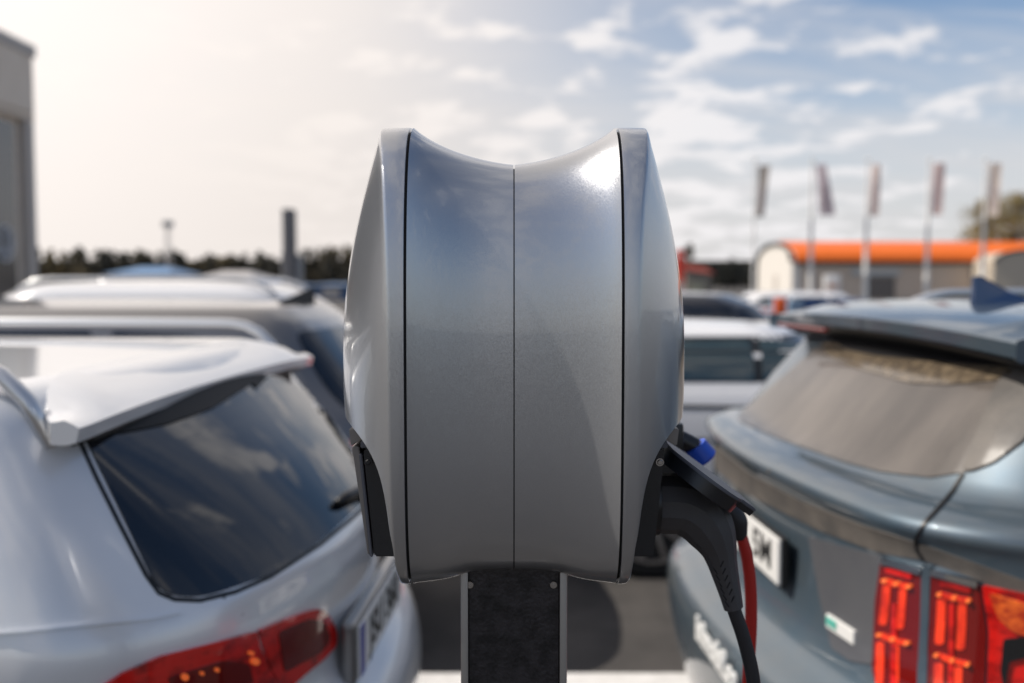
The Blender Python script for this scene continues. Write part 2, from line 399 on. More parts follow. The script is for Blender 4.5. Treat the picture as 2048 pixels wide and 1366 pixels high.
# charging plug and cable
def pl(pts, Y):                       # (px, py, half width px) -> path and radii
    P = []; r = []
    for x, y, w in pts: P.append(at(x, y, Y)); r.append(w / F * Y * 1.02)
    return P, r
root = empty('charging_cable', at(1316, 1006, Y0)); tag(root, 'dark grey plug with black cable pushed into the open socket', 'charging cable')
inv = root.location.copy()
pts = [(1316, 1006, 60), (1345, 1007, 60), (1372, 1012, 59), (1400, 1032, 57), (1421, 1062, 50), (1435, 1092, 39), (1443, 1120, 31), (1452, 1155, 26), (1461, 1190, 22), (1467, 1216, 19.5)]
P, r = pl(pts, Y0 - .005); pr = cr([(*a, b) for a, b in zip(P, r)], 4)
fl = [1.0] * len(pr)
vs, fs = tube([Vector(p[:3]) - inv for p in pr], [p[3] for p in pr], 12, flat=[1 - .0 * i for i in range(len(pr))])
plug = obj('plug_handle', vs, fs, M['handle'], root, angle=24)
bmp = bmesh.new(); cyl(bmp, at(1316, 1006, Y0) - inv, at(1392, 1012, Y0) - inv, .0318, .0318, 48); bobj('plug_barrel', bmp, M['plastic'], root, angle=40)
P, r = pl([(1462, 1196, 15), (1470, 1225, 14), (1483, 1262, 14), (1494, 1300, 14), (1503, 1340, 14), (1508, 1380, 14), (1510, 1450, 14), (1505, 1700, 14), (1500, 2300, 14)], Y0 - .005)
pr = cr(P, 5); vs, fs = tube([Vector(p) - inv for p in pr], .0076, 20); obj('cable', vs, fs, M['cable'], root)
bvh_plug = BVHTree.FromPolygons([v.co + inv for v in plug.data.vertices], [tuple(p.vertices) for p in plug.data.polygons])
bm = bmesh.new()
for i in range(6):
    for (ax, ay, bx, by, sl_) in ((1447, 1128, 1469, 1198, -6), (1427, 1142, 1450, 1208, 8)):
        t = i / 5; x = ax + (bx - ax) * t; y = ay + (by - ay) * t
        pp = []
        for dx_, dy_ in ((0, -6), (sl_, 6)):
            d = ray(x + dx_, y + dy_).normalized(); h = bvh_plug.ray_cast(Vector((0, 0, CAMZ)), d)
            if h[0]: pp.append(h[0] - inv - d * .0002)
        if len(pp) == 2: cyl(bm, pp[0], pp[1], .0007, .0007, 6)
bobj('grip_ribs', bm, M['gap'], root)

# second plug (black) with red cable behind, and blue connector held at the far side of the wallbox
root = empty('red_charging_cable', at(1478, 1050, 1.19)); tag(root, 'red cable with black connector hanging behind the grey plug', 'cable')
inv = root.location.copy()
P, r = pl([(1482, 1070, 10), (1492, 1105, 10), (1499, 1150, 10), (1502, 1200, 10), (1502, 1255, 10), (1499, 1310, 10), (1496, 1366, 10), (1493, 1450, 10), (1490, 1800, 10), (1490, 2300, 10)], 1.19)
vs, fs = tube([Vector(p) - inv for p in cr(P, 5)], .0072, 16); obj('cable', vs, fs, M['redcable'], root)
P, r = pl([(1440, 1010, 12), (1462, 1022, 17), (1474, 1040, 20), (1478, 1058, 17), (1482, 1078, 12)], 1.19)
vs, fs = tube([Vector(p) - inv for p in cr(P, 4)], [x[0] for x in cr([(q,) for q in r], 4)], 12); obj('connector', vs, fs, M['cable'], root)
bm = bmesh.new(); box(bm, at(1425, 1000, 1.19) - inv, (.03, .03, .024), .004); bobj('connector_neck', bm, M['plastic'], root)

root = empty('blue_connector', at(1400, 905, 1.28)); tag(root, 'bright blue capped connector on black holder behind the open lid', 'connector')
inv = root.location.copy()
bm = bmesh.new(); cyl(bm, at(1345, 870, 1.28) - inv, at(1390, 894, 1.28) - inv, .0115, .0125, 20); box(bm, at(1338, 880, 1.26) - inv, (.03, .05, .05), .005); bobj('holder_arm', bm, M['plastic'], root, angle=40)
bm = bmesh.new(); cyl(bm, at(1388, 892, 1.28) - inv, at(1406, 918, 1.28) - inv, .017, .0195, 28); cyl(bm, at(1406, 918, 1.28) - inv, at(1409, 922, 1.28) - inv, .0195, .0165, 28); bobj('blue_cap', bm, M['blueplug'], root, angle=40)

# ------------------------------------------------------------------ cars
def body_mesh(L, levels, crown_top=.03, roof=(.0, .0), sub=4, step=None):
    """levels: (z, rear, front, half width, rear corner radius, rear crown); roof = (rear droop, front droop)"""
    lv = cr(levels, sub); ztop = levels[-1][0]; rs = []; zbelt = 1.05
    def ring(l, s=1, dz=0):
        z, rr, fr, hw, rc, cw = l; x0 = -L / 2 - rr; x1 = L / 2 + fr; uc = (x0 + x1) / 2; rf = min(.42, hw * .6); P = []
        for k in range(24): P.append((x0, -(hw - rc) + 2 * (hw - rc) * k / 24))          # rear edge
        for k in range(10): a = math.pi / 2 * k / 10; P.append((x0 + rc - rc * math.cos(a), hw - rc + rc * math.sin(a)))
        for k in range(28): P.append((x0 + rc + (x1 - rf - x0 - rc) * k / 28, hw))
        for k in range(10): a = math.pi / 2 * k / 10; P.append((x1 - rf + rf * math.sin(a), hw - rf + rf * math.cos(a)))
        for k in range(16): P.append((x1, (hw - rf) - 2 * (hw - rf) * k / 16))
        for k in range(10): a = math.pi / 2 * k / 10; P.append((x1 - rf + rf * math.cos(a), -(hw - rf) - rf * math.sin(a)))
        for k in range(28): P.append((x1 - rf + (x0 + rc - x1 + rf) * k / 28, -hw))
        for k in range(10): a = math.pi / 2 * k / 10; P.append((x0 + rc - rc * math.sin(a), -(hw - rc) - rc * math.cos(a)))
        r = []; w = max(0, min(1, (z - zbelt) / (ztop - zbelt)))
        for u, v in P:
            U = (u - uc) / ((x1 - x0) / 2)
            q = (v / hw) ** 2
            if U < 0: u += cw * q * U ** 4
            else: u -= .16 * q * U ** 4
            v *= 1 - .045 * abs(U) ** 4
            u = uc + (u - uc) * s; v *= s
            um = -.1; d = roof[0] * (um - u) ** 2 if u < um else roof[1] * (u - um) ** 2
            r.append((u, v, z + dz * (1 - s * s) - d * w))
        return r
    for l in lv: rs.append(ring(l))
    for q in (.985, .96, .92, .85, .72, .55, .35, .15, .02): rs.append(ring(lv[-1], q, crown_top))
    rs = [list(reversed(r)) for r in rs]
    return rings(rs)

def patch(bvh, poly, proj, off=.003, step=.03, thick=.004, holes=None):
    """poly in 2-D; proj(x, y) -> (origin, direction) in car space. returns verts, faces laid on the body."""
    xs = [p[0] for p in poly]; ys = [p[1] for p in poly]
    # densify the outline
    P = []
    for i in range(len(poly)):
        a = poly[i]; b = poly[(i + 1) % len(poly)]; n = max(1, int(math.dist(a, b) / step))
        for k in range(n): P.append((a[0] + (b[0] - a[0]) * k / n, a[1] + (b[1] - a[1]) * k / n))
    nb = len(P); pts = list(P)
    def inside(x, y):
        c = False; j = nb - 1
        for i in range(nb):
            xi, yi = P[i]; xj, yj = P[j]
            if (yi > y) != (yj > y) and x < (xj - xi) * (y - yi) / (yj - yi) + xi: c = not c
            j = i
        return c
    nx = int((max(xs) - min(xs)) / step) + 1; ny = int((max(ys) - min(ys)) / step) + 1
    for i in range(1, nx):
        for j in range(1, ny):
            x = min(xs) + i * (max(xs) - min(xs)) / nx; y = min(ys) + j * (max(ys) - min(ys)) / ny
            if inside(x, y) and min((x - q[0]) ** 2 + (y - q[1]) ** 2 for q in P) > (step * .4) ** 2: pts.append((x, y))
    v2, e2, f2, ov, _, _ = delaunay_2d_cdt([Vector(p) for p in pts], [], [list(range(nb))], 1, 1e-6)
    vs = []; ns = []
    for v in v2:
        o, d = proj(v.x, v.y); h = bvh.ray_cast(o, d)
        if h[0] is None:
            t = 3.0; h = bvh.find_nearest(o + d.normalized() * proj.guess)
        nrm = h[1]
        if nrm.dot(d) > 0: nrm = -nrm
        vs.append(h[0]); ns.append(nrm)
    # smooth the normals a little and lay skirt
    nb_ = [[] for _ in vs]
    for f in f2:
        for i in range(len(f)): nb_[f[i]].append(f[(i + 1) % len(f)]); nb_[f[(i + 1) % len(f)]].append(f[i])
    ns2 = [(n + sum((ns[k] for k in nb_[i]), Vector())).normalized() for i, n in enumerate(ns)]
    top = [v + n * (off + thick) for v, n in zip(vs, ns2)]
    bot = [v - n * .004 for v, n in zip(vs, ns2)]
    ec = {}
    for f in f2:
        for i in range(len(f)):
            k = (f[i], f[(i + 1) % len(f)]); ec[k] = 1
    bd = [k for k in ec if (k[1], k[0]) not in ec]
    V = top + bot; n = len(vs); Fc = [tuple(f) for f in f2] + [(b, a, a + n, b + n) for a, b in bd]
    return V, Fc
def smooth_poly(pts, n=5):
    P = [pts[-1]] + list(pts) + [pts[0], pts[1]]; out = []
    for i in range(1, len(P) - 2):
        for k in range(n):
            t = k / n
            out.append(tuple(.5 * ((2 * b) + (-a + c) * t + (2 * a - 5 * b + 4 * c - d) * t * t + (-a + 3 * b - 3 * c + d) * t ** 3)
                             for a, b, c, d in zip(P[i - 1], P[i], P[i + 1], P[i + 2])))
    return out
def rpoly(pts, r, n=4):
    """polygon with rounded corners; r one radius or one per corner"""
    out = []; N = len(pts)
    for i, p in enumerate(pts):
        rr = r[i] if isinstance(r, (list, tuple)) else r
        p = Vector(p); a = Vector(pts[i - 1]) - p; b = Vector(pts[(i + 1) % N]) - p
        if rr <= 0: out.append(tuple(p)); continue
        q = min(rr, a.length * .45, b.length * .45); a = a.normalized() * q; b = b.normalized() * q
        for k in range(n + 1):
            t = k / n; out.append(tuple((p + a) * (1 - t) ** 2 + p * 2 * t * (1 - t) + (p + b) * t * t))
    return out
def stroke(pts, w):
    P = [Vector(p) for p in pts]; L_ = []; R_ = []
    for i, p in enumerate(P):
        t = (P[min(i + 1, len(P) - 1)] - P[max(0, i - 1)]).normalized(); nn = Vector((-t.y, t.x)) * w / 2
        L_.append(tuple(p + nn)); R_.append(tuple(p - nn))
    return L_ + list(reversed(R_))

class Car:
    def __init__(s, name, label, cat, group, loc, rz, L, levels, paint, crown=.03, roof=(0, 0), wheels=None):
        s.root = empty(name, loc, rz); tag(s.root, label, cat, group); s.L = L
        s.mw = Matrix.Translation(loc) @ Matrix.Rotation(rz, 4, 'Z'); s.inv = s.mw.inverted()
        vs, fs = body_mesh(L, levels, crown, roof)
        s.body = obj('body', vs, fs, M[paint], s.root); s.bvh = BVHTree.FromPolygons([Vector(v) for v in vs], fs)
        s.paint = M[paint]; hw = max(l[3] for l in levels); s.hw = hw
        for wx in (-L / 2 + .92, L / 2 - .88):
            for sd in (-1, 1):
                bm = bmesh.new(); cyl(bm, (wx, sd * (hw - .23), .335), (wx, sd * (hw + .004), .335), .335, .335, 40)
                bmesh.ops.bevel(bm, geom=[e for e in bm.edges if len(e.link_faces) == 2 and any(len(f.verts) > 4 for f in e.link_faces)], offset=.03, segments=2, affect='EDGES')
                w = bobj('wheel', bm, M['tyre'], s.root, angle=40)
                bm = bmesh.new(); cyl(bm, (wx, sd * (hw - .02), .335), (wx, sd * (hw + .008), .335), .06, .05, 20)
                for k in range(10):
                    a = k * math.pi / 5; box(bm, (wx + .135 * math.cos(a), sd * (hw + .003), .335 + .135 * math.sin(a)), (.19, .014, .03), .004, Matrix.Rotation(-a, 3, 'Y'))
                rg, rf = rings([[(wx + q * math.cos(a), sd * (hw + yy), .335 + q * math.sin(a)) for a in [2 * math.pi * k / 40 for k in range(40)]] for q, yy in ((.245, .0), (.245, .010), (.225, .010), (.220, -.004))], cap=False)
                me = mesh('t', rg, rf); bm.from_mesh(me); bobj('rim', bm, M['rim'], w, angle=40)
                s.side('wheel_arch', smooth_poly([(wx + .385 * math.cos(a), .335 + .385 * math.sin(a)) for a in [2 * math.pi * k / 18 for k in range(18)] if .335 + .385 * math.sin(a) > .2] + [], 1), 'trim', sd, off=-.002, thick=.003)
    def cam(s, name, poly, m, off=.002, thick=.003, step=9, parent=None, angle=None, closed=True):
        o = s.inv @ Vector((0, 0, CAMZ)); rot = s.inv.to_3x3()
        def proj(x, y): return o, (rot @ ray(x, y)).normalized()
        proj.guess = 2.5
        vs, fs = patch(s.bvh, poly, proj, off, step, thick)
        return obj(name, vs, fs, M[m] if isinstance(m, str) else m, parent or s.root, angle=angle or 50)
    def side(s, name, poly, m, sd, off=.002, thick=.003, step=.05, parent=None):
        def proj(u, z): return Vector((u, sd * 2.5, z)), Vector((0, -sd, 0))
        proj.guess = 1.6
        vs, fs = patch(s.bvh, poly, proj, off, step, thick)
        if sd > 0: fs = [tuple(reversed(f)) for f in fs]
        return obj(name, vs, fs, M[m], parent or s.root, angle=50)
    def back(s, name, poly, m, off=.002, thick=.003, step=.04, front=False, parent=None):
        sg = 1 if front else -1
        def proj(v, z): return Vector((sg * 4, v, z)), Vector((-sg, 0, 0))
        proj.guess = 2
        vs, fs = patch(s.bvh, poly, proj, off, step, thick)
        if not front: fs = [tuple(reversed(f)) for f in fs]
        return obj(name, vs, fs, M[m], parent or s.root, angle=50)
    def hit(s, px, py):
        o = s.inv @ Vector((0, 0, CAMZ)); d = (s.inv.to_3x3() @ ray(px, py)).normalized()
        h = s.bvh.ray_cast(o, d)
        if h[0] is None: h = s.bvh.find_nearest(o + d * 2.5)
        return h[0], h[1]
    def roofz(s, u, v):
        h = s.bvh.ray_cast(Vector((u, v, 4)), Vector((0, 0, -1))); return h[0].z if h[0] else 1.5
    def rails(s, u0, u1, v, h=.045, m='rail', r=.014):
        for sd in (-1, 1):
            pts = []
            n = 60
            for i in range(n + 1):
                t = i / n; u = u0 + (u1 - u0) * t
                k = min(1, min(t, 1 - t) * (u1 - u0) / .17); k = math.sin(k * math.pi / 2)
                pts.append(Vector((u, sd * v, s.roofz(u, sd * v) + h * k - .004)))
            vs, fs = tube(pts, r, 10, Vector((0, 1, 0)), 1.3); obj('roof_rail', vs, fs, M[m], s.root)
    def spoiler(s, m, u_root, u_tip, z_tip, hw, tip_t=.03, crown=.0, under=.16, arch=.0):
        rs = []; ru = []; n = 40
        for i in range(n + 1):
            v = -hw + 2 * hw * i / n; a = abs(v) / hw
            ur = u_root + (u_tip + .035 - u_root) * a ** 5; ut = u_tip + crown * a * a + .004 * max(0, (a - .93) / .07) ** 2
            vv = min(abs(v), hw * .9); zr = s.roofz(ur, math.copysign(vv, v)) + .003 - .012 * max(0, (a - .9) * 10)
            zt = z_tip - .010 * a ** 3 + arch * (1 - a * a)
            zr = max(zr, zt + .008 - .004 * a); zm = zr + (zt - zr) * .45 + .006; um = ur + (ut - ur) * .5
            r = [(ur, v, zr - .045 + .01 * a), (ur, v, zr), (um, v, zm), (ut + .012, v, zt + .003), (ut, v, zt - .004), (ut + .006, v, zt - tip_t), (um, v, min(zm - .03, zt - tip_t - .004))]
            rs.append([Vector(p) for p in r])
            vi = v * .90
            ru.append([Vector(p) for p in ((ut + .010, vi, zt - tip_t + .004), (ut + .012, vi, zt - tip_t - .006), (ut + under * .5, vi, zt - tip_t - .028), (ut + under, vi, zt - tip_t - .060), (max(ur, ut + under), vi, zt - tip_t - .06), (max(ur, ut + under), vi, zt - tip_t + .0))])
        vs, fs = rings(rs); o = obj('spoiler', vs, fs, m, s.root, angle=35)
        vs, fs = rings(ru); obj('underside', vs, fs, M['trim'], o, angle=35); return o
    def side_glass(s, parts, m='glassg', line='chrome'):
        for sd in (-1, 1):
            for p in parts:
                s.side('side_window', rpoly(p, .03), m, sd)

# --- pale estate on the left, tail towards the charger
A_levels = [(.22, -.14, -.15, .76, .22, .16), (.34, -.02, -.02, .83, .26, .18), (.50, .05, 0, .855, .28, .18), (.66, .095, 0, .87, .28, .18), (.77, .10, -.02, .87, .28, .18),
            (.84, .07, -.06, .87, .28, .18), (.89, .01, -.10, .87, .28, .19), (.98, .0, -.45, .87, .28, .20), (1.07, .005, -.95, .865, .28, .20), (1.12, .0, -1.15, .86, .27, .20), (1.17, -.02, -1.25, .85, .26, .20),
            (1.30, -.15, -1.50, .82, .20, .14), (1.42, -.29, -1.78, .785, .14, .08), (1.485, -.35, -1.88, .765, .12, .06), (1.518, -.39, -1.95, .735, .12, .05), (1.530, -.42, -2.0, .67, .12, .05)]
A = Car('estate_car', 'pale silver estate car in the left foreground, red tail lamps beside the charger', 'car', 'cars parked in two rows', (-.33 - 2.3, 2.28 + .12, 0), R(177), 4.6, A_levels, 'white', .014, (.0, .03))
L2 = -2.3
gl = A.cam('rear_window', rpoly([(157, 850), (300, 800), (430, 755), (575, 712), (700, 900), (760, 975), (640, 1085), (540, 1150), (400, 1197), (318, 1188)], [10, 0, 0, 20, 30, 30, 60, 0, 40, 60]), 'glass', 0, .003)
A.cam('upper_trim_shade', rpoly([(157, 848), (300, 800), (400, 765), (500, 733), (572, 704), (568, 722), (505, 768), (425, 818), (335, 850), (245, 868), (165, 872)], 4), 'gap', .003, .004, parent=gl)  # black trim and the dark under the spoiler lip, coloured onto the glass
A.cam('window_seal', stroke([(152, 866), (195, 960), (240, 1050), (292, 1150), (318, 1186), (350, 1199), (400, 1201), (470, 1184), (540, 1154), (640, 1089), (700, 1040), (760, 985)], 9), 'trim', -.001, .002, parent=gl)
A.spoiler(A.paint, L2 + .47, L2 + .325, 1.480, .735, .028, -.016)
bm = bmesh.new(); box(bm, (L2 + .345, .05, 1.434), (.02, .30, .009), .002); bobj('brake_light', bm, M['redd'], A.root)
A.rails(L2 + .38, L2 + 2.9, .685, .050)
A.cam('tailgate_gap', stroke([(440, 1190), (462, 1203), (488, 1232), (505, 1262), (512, 1270)], 6), 'silver', -.002, .002)
tl = A.cam('tail_lamp', rpoly([(190, 1380), (240, 1345), (320, 1310), (420, 1285), (508, 1262), (512, 1290), (530, 1330), (560, 1385), (420, 1440), (250, 1440)], [10, 0, 0, 0, 6, 0, 0, 20, 0, 0]), 'red', .002, .006)
A.cam('reflector', rpoly([(330, 1352), (440, 1318), (490, 1325), (500, 1366), (420, 1372), (340, 1385)], 8), 'redd', .006, .004, parent=tl)
for bx, by, br in ((362, 1350, 7), (425, 1336, 4), (500, 1320, 7), (492, 1304, 4), (395, 1343, 3.5)):
    A.cam('bulb', smooth_poly([(bx + br * math.cos(w_), by + br * math.sin(w_)) for w_ in (0, 1.05, 2.1, 3.15, 4.2, 5.25)], 2), 'bulb', .010, .004, step=4, parent=tl)
tl = A.cam('tail_lamp', rpoly([(514, 1260), (560, 1240), (625, 1216), (648, 1222), (668, 1262), (668, 1290), (640, 1320), (600, 1352), (565, 1385), (535, 1335)], [4, 0, 20, 10, 20, 15, 0, 0, 10, 0]), 'red', .002, .006)
A.cam('reflector', rpoly([(548, 1262), (610, 1236), (640, 1240), (654, 1276), (640, 1300), (560, 1345)], 10), 'redd', .006, .004, parent=tl)
A.cam('body_crease', stroke([(-40, 1268), (60, 1262), (180, 1250), (300, 1238), (360, 1225)], 5), 'white', .000, .006)
# plate
bm = bmesh.new(); box(bm, (L2 - .012, 0, .93), (.03, .56, .13), .008); bobj('plate_holder', bm, M['silver'], A.root)
pt = Vector((L2 - .030, 0, .93))
bm = bmesh.new(); box(bm, pt, (.006, .52, .11), .002); np_ = bobj('number_plate', bm, M['plate'], A.root)
bm = bmesh.new(); box(bm, pt + Vector((-.0035, .238, 0)), (.002, .04, .106)); bobj('blue_strip', bm, M['bluep'], np_)
place_text('plate_writing', 'JSU 360', .098, pt + Vector((-.0038, -.02, 0)), (0, -1, 0), (0, 0, 1), M['ink'], np_, .0006, .002, 1.15)
h, nn = A.hit(655, 1020)
# wiper
p0, n0 = A.hit(668, 1012); p1, n1 = A.hit(725, 985); p2, n2 = A.hit(790, 950)
vs, fs = tube([p0 + n0 * .012, p0 + (p1 - p0) * .2 + n0 * .022, p1 + n1 * .022, p2 + n2 * .03], [.008, .013, .014, .016], 10, Vector((0, 0, 1))); obj('rear_wiper', vs, fs, M['trim'], A.root)
A.side_glass([[(-1.35, 1.17), (-1.15, 1.40), (-.75, 1.43), (-.72, 1.16)], [(-.66, 1.11), (-.69, 1.43), (.15, 1.43), (.12, 1.10)], [(.20, 1.10), (.22, 1.42), (.72, 1.34), (1.10, 1.09)]], 'glass')

# --- blue SUV on the right, tail towards the charger
E_levels = [(.25, -.10, -.10, .84, .22, .11), (.38, .02, 0, .90, .25, .11), (.52, .09, .02, .94, .28, .11), (.68, .12, .02, .95, .28, .11), (.80, .105, .02, .95, .28, .11), (.86, .02, 0, .95, .28, .11),
            (.95, -.02, -.10, .945, .28, .11), (1.10, -.03, -.5, .94, .28, .11), (1.185, -.02, -.95, .935, .28, .11), (1.22, .0, -1.05, .93, .27, .11), (1.245, -.01, -1.12, .92, .27, .11), (1.262, -.055, -1.16, .90, .26, .11), (1.285, -.13, -1.22, .875, .26, .10),
            (1.40, -.22, -1.48, .83, .22, .09), (1.53, -.35, -1.75, .78, .18, .07), (1.59, -.42, -1.86, .75, .16, .06), (1.63, -.47, -1.95, .69, .15, .05)]
phi = R(3.5); ex, ey = .62, 2.62
E = Car('suv_car', 'steel blue SUV in the right foreground, tall red lamps and dusty rear window', 'car', 'cars parked in two rows', (ex + 2.4 * math.cos(phi), ey + 2.4 * math.sin(phi), 0), phi, 4.8, E_levels, 'blue', .03, (.0, .03))
L2 = -2.4
gl = E.cam('rear_window', rpoly([(1640, 690), (1740, 660), (1900, 640), (2110, 650), (2130, 730), (2048, 882), (1990, 925), (1945, 943), (1860, 956), (1760, 944), (1690, 925), (1560, 878), (1468, 838)], [20, 0, 0, 20, 20, 0, 30, 0, 0, 0, 0, 0, 20]), 'dust', .0, .003)
E.cam('pillar_trim', rpoly([(1990, 780), (2110, 600), (2200, 620), (2048, 882), (1990, 925), (1945, 943), (1925, 942)], 8), 'dirty', .001, .005)
E.cam('wiped_glass', rpoly([(1648, 690), (1760, 665), (2060, 655), (2058, 738), (1990, 764), (1900, 772), (1820, 768), (1700, 735), (1655, 712)], [10, 0, 10, 10, 0, 0, 0, 0, 6]), 'dustb', .003, .003, parent=gl)
E.cam('upper_trim_shade', rpoly([(1650, 645), (2130, 630), (2130, 742), (1960, 734), (1860, 726), (1760, 716), (1700, 704), (1662, 684)], 6), 'trim', .004, .005, parent=gl)  # spoiler's shadow band put on the glass as black, together with dark trim
E.spoiler(E.paint, L2 + .68, L2 + .265, 1.588, .74, .034, .05, .14, .02)
sp = bmesh.new(); box(sp, (L2 + .268, .34, 1.560), (.016, .40, .012), .004); bobj('brake_light', sp, M['redd'], E.root)
# dark band under the ledge, lamps
E.cam('tailgate_band', rpoly([(1420, 882), (1500, 945), (1600, 1000), (1720, 1048), (1850, 1090), (2060, 1165), (2080, 1240), (1960, 1160), (1850, 1120), (1760, 1105), (1640, 1060), (1560, 1020), (1480, 980), (1422, 930)], 6), 'dirty', .0, .003)
E.cam('tailgate_gap', stroke([(1927, 948), (1905, 985), (1875, 1020), (1848, 1050), (1832, 1078), (1836, 1100), (1850, 1122)], 6), 'trim', -.001, .0055)
for poly in ([(1768, 1118), (1850, 1140), (1848, 1250), (1838, 1420), (1768, 1420), (1750, 1340), (1756, 1200)], [(1866, 1140), (1960, 1165), (1975, 1260), (1968, 1460), (1850, 1460), (1856, 1250)]):
    t = E.cam('tail_lamp', rpoly(poly, 8), 'redd', .002, .006)
    if poly[0][0] < 1800:
        xs = ((1781, 1168, 1772, 1250), (1812, 1176, 1806, 1258), (1768, 1284, 1762, 1420), (1798, 1290, 1792, 1420)); cr_ = [(1780, 1160, 1826, 1171), (1770, 1270, 1822, 1285)]; w = 16
    else:
        xs = ((1888, 1196, 1883, 1288), (1928, 1204, 1924, 1298), (1882, 1324, 1878, 1460), (1920, 1332, 1914, 1460)); cr_ = [(1886, 1186, 1942, 1198), (1880, 1308, 1940, 1326)]; w = 20
    for a in xs: E.cam('light_tube', rpoly(stroke([a[:2], ((a[0] + a[2]) / 2 + 1, (a[1] + a[3]) / 2), a[2:]], w * .9), 7), 'redb', .006, .004, step=5, parent=t)
    for a in cr_:
        E.cam('light_tube', rpoly(stroke([a[:2], ((a[0] + a[2]) / 2, (a[1] + a[3]) / 2 + 3), a[2:]], 11), 5), 'redb', .008, .005, step=5, parent=t)
        for q in (0, .5, 1): E.cam('bulb', smooth_poly([(a[0] + (a[2] - a[0]) * q + 4.5 * math.cos(w_), a[1] + (a[3] - a[1]) * q + 4.5 * math.sin(w_)) for w_ in (0, 1.05, 2.1, 3.15, 4.2, 5.25)], 2), 'bulb', .013, .004, step=3, parent=t)
    x0_ = xs[0][0]; x1_ = xs[1][0]
    E.cam('reflector', rpoly([((x0_ + x1_) / 2 - 5, 1205), ((x0_ + x1_) / 2 + 5, 1207), ((x0_ + x1_) / 2 + 2, 1420), ((x0_ + x1_) / 2 - 8, 1420)], 3), 'red', .009, .003, parent=t)
    E.cam('reflector', rpoly([(cr_[0][0], cr_[0][1] - 26), (cr_[0][2] + 4, cr_[0][3] - 24), (cr_[0][2] + 4, cr_[0][3] - 14), (cr_[0][0], cr_[0][1] - 17)], 3), 'red', .009, .004, parent=t)
    e = cr_[0]
    E.cam('lamp_edge', stroke([(poly[0][0] + 2, poly[0][1] + 2), (poly[1][0] - 2, poly[1][1] + 2)], 12), 'chrome', .009, .004, parent=t)
E.cam('strip_between_lamps', rpoly([(1849, 1128), (1866, 1132), (1862, 1250), (1856, 1420), (1836, 1420), (1846, 1250)], 2), 'blue', .004, .006)
t = E.cam('side_lamp', rpoly([(1965, 1168), (2120, 1200), (2140, 1500), (1972, 1480), (1980, 1260)], 8), 'red', .002, .006)
E.cam('turn_signal', rpoly([(1980, 1182), (2090, 1215), (2080, 1275), (2030, 1262), (2000, 1235)], 8), 'ambr', .009, .005, parent=t)
E.cam('lamp_housing', rpoly([(2008, 1275), (2060, 1270), (2060, 1310), (2020, 1320), (2010, 1380), (2002, 1340)], 6), 'trim', .009, .005, parent=t)
# number plate on the tailgate, badge, bumper lettering
E.cam('tailgate_panel', rpoly([(1618, 1072), (1700, 1096), (1764, 1112), (1752, 1210), (1746, 1330), (1700, 1322), (1664, 1296), (1640, 1190)], 8), 'panelg', .0, .003)
pn = Vector((L2 + .004, -.035, 1.03))
bm = bmesh.new(); box(bm, pn + Vector((.006, 0, -.003)), (.018, .528, .122), .005); bobj('plate_holder', bm, M['trim'], E.root)
bm = bmesh.new(); box(bm, pn + Vector((-.007, 0, 0)), (.008, .52, .11), .003); np_ = bobj('number_plate', bm, M['plate'], E.root)
place_text('plate_writing', 'BDL 5M', .10, pn + Vector((-.0115, -.012, 0)), (0, -1, 0), (0, 0, 1), M['ink'], np_, .0006, .002, 1.2)
bm = bmesh.new(); box(bm, pn + Vector((-.0115, .238, 0)), (.002, .04, .106)); bobj('blue_strip', bm, M['bluep'], np_)
bp_, bn_ = E.hit(1685, 1258); bp_ = bp_ + bn_ * .004; ba_ = Matrix.Rotation(math.atan2(bn_.y, bn_.x) - math.pi, 3, 'Z')
bm = bmesh.new(); box(bm, bp_, (.008, .115, .030), .002, ba_); bd = bobj('badge', bm, M['plate'], E.root)
bm = bmesh.new(); box(bm, bp_ + ba_ @ Vector((-.0052, .032, .002)), (.002, .042, .018), .0005, ba_); bobj('green_emblem', bm, M['green'], bd)
tp, tn = E.hit(1440, 1310)
tn_ = Vector((-1, 0, 0))
place_text('bumper_lettering', 'bilmobil.se', .085, (L2 - .128, -.19, .775), (.0, -1, 0), (0, 0, 1), M['wtext'], E.root, .004, .003)
# aerial fin
f0 = E.inv @ at(1945, 582, 2.62)
bm = bmesh.new(); zr = E.roofz(f0.x, f0.y)
pr = [(0, .0), (.0, .075), (.02, .078), (.10, .035), (.20, .0)]
a = [bm.verts.new((f0.x + p[0], f0.y - (.012 if p[1] < .01 else .004), zr + p[1] - .002)) for p in pr]; b = [bm.verts.new((f0.x + p[0], f0.y + (.012 if p[1] < .01 else .004), zr + p[1] - .002)) for p in pr]
bm.faces.new(a); bm.faces.new(list(reversed(b)))
for k in range(5): bm.faces.new((a[k], b[k], b[(k + 1) % 5], a[(k + 1) % 5]))
bmesh.ops.recalc_face_normals(bm, faces=bm.faces); bobj('aerial_fin', bm, mat('blue_fin', (.02, .05, .13), .25, .3, 1), E.root)
E.rails(L2 + .75, L2 + 3.1, .70, .04)
E.side_glass([[(-1.75, 1.26), (-1.55, 1.50), (-.85, 1.54), (-.85, 1.25)], [(-.78, 1.25), (-.78, 1.54), (.1, 1.54), (.1, 1.24)], [(.18, 1.24), (.18, 1.53), (.65, 1.45), (1.05, 1.22)]], 'glass')

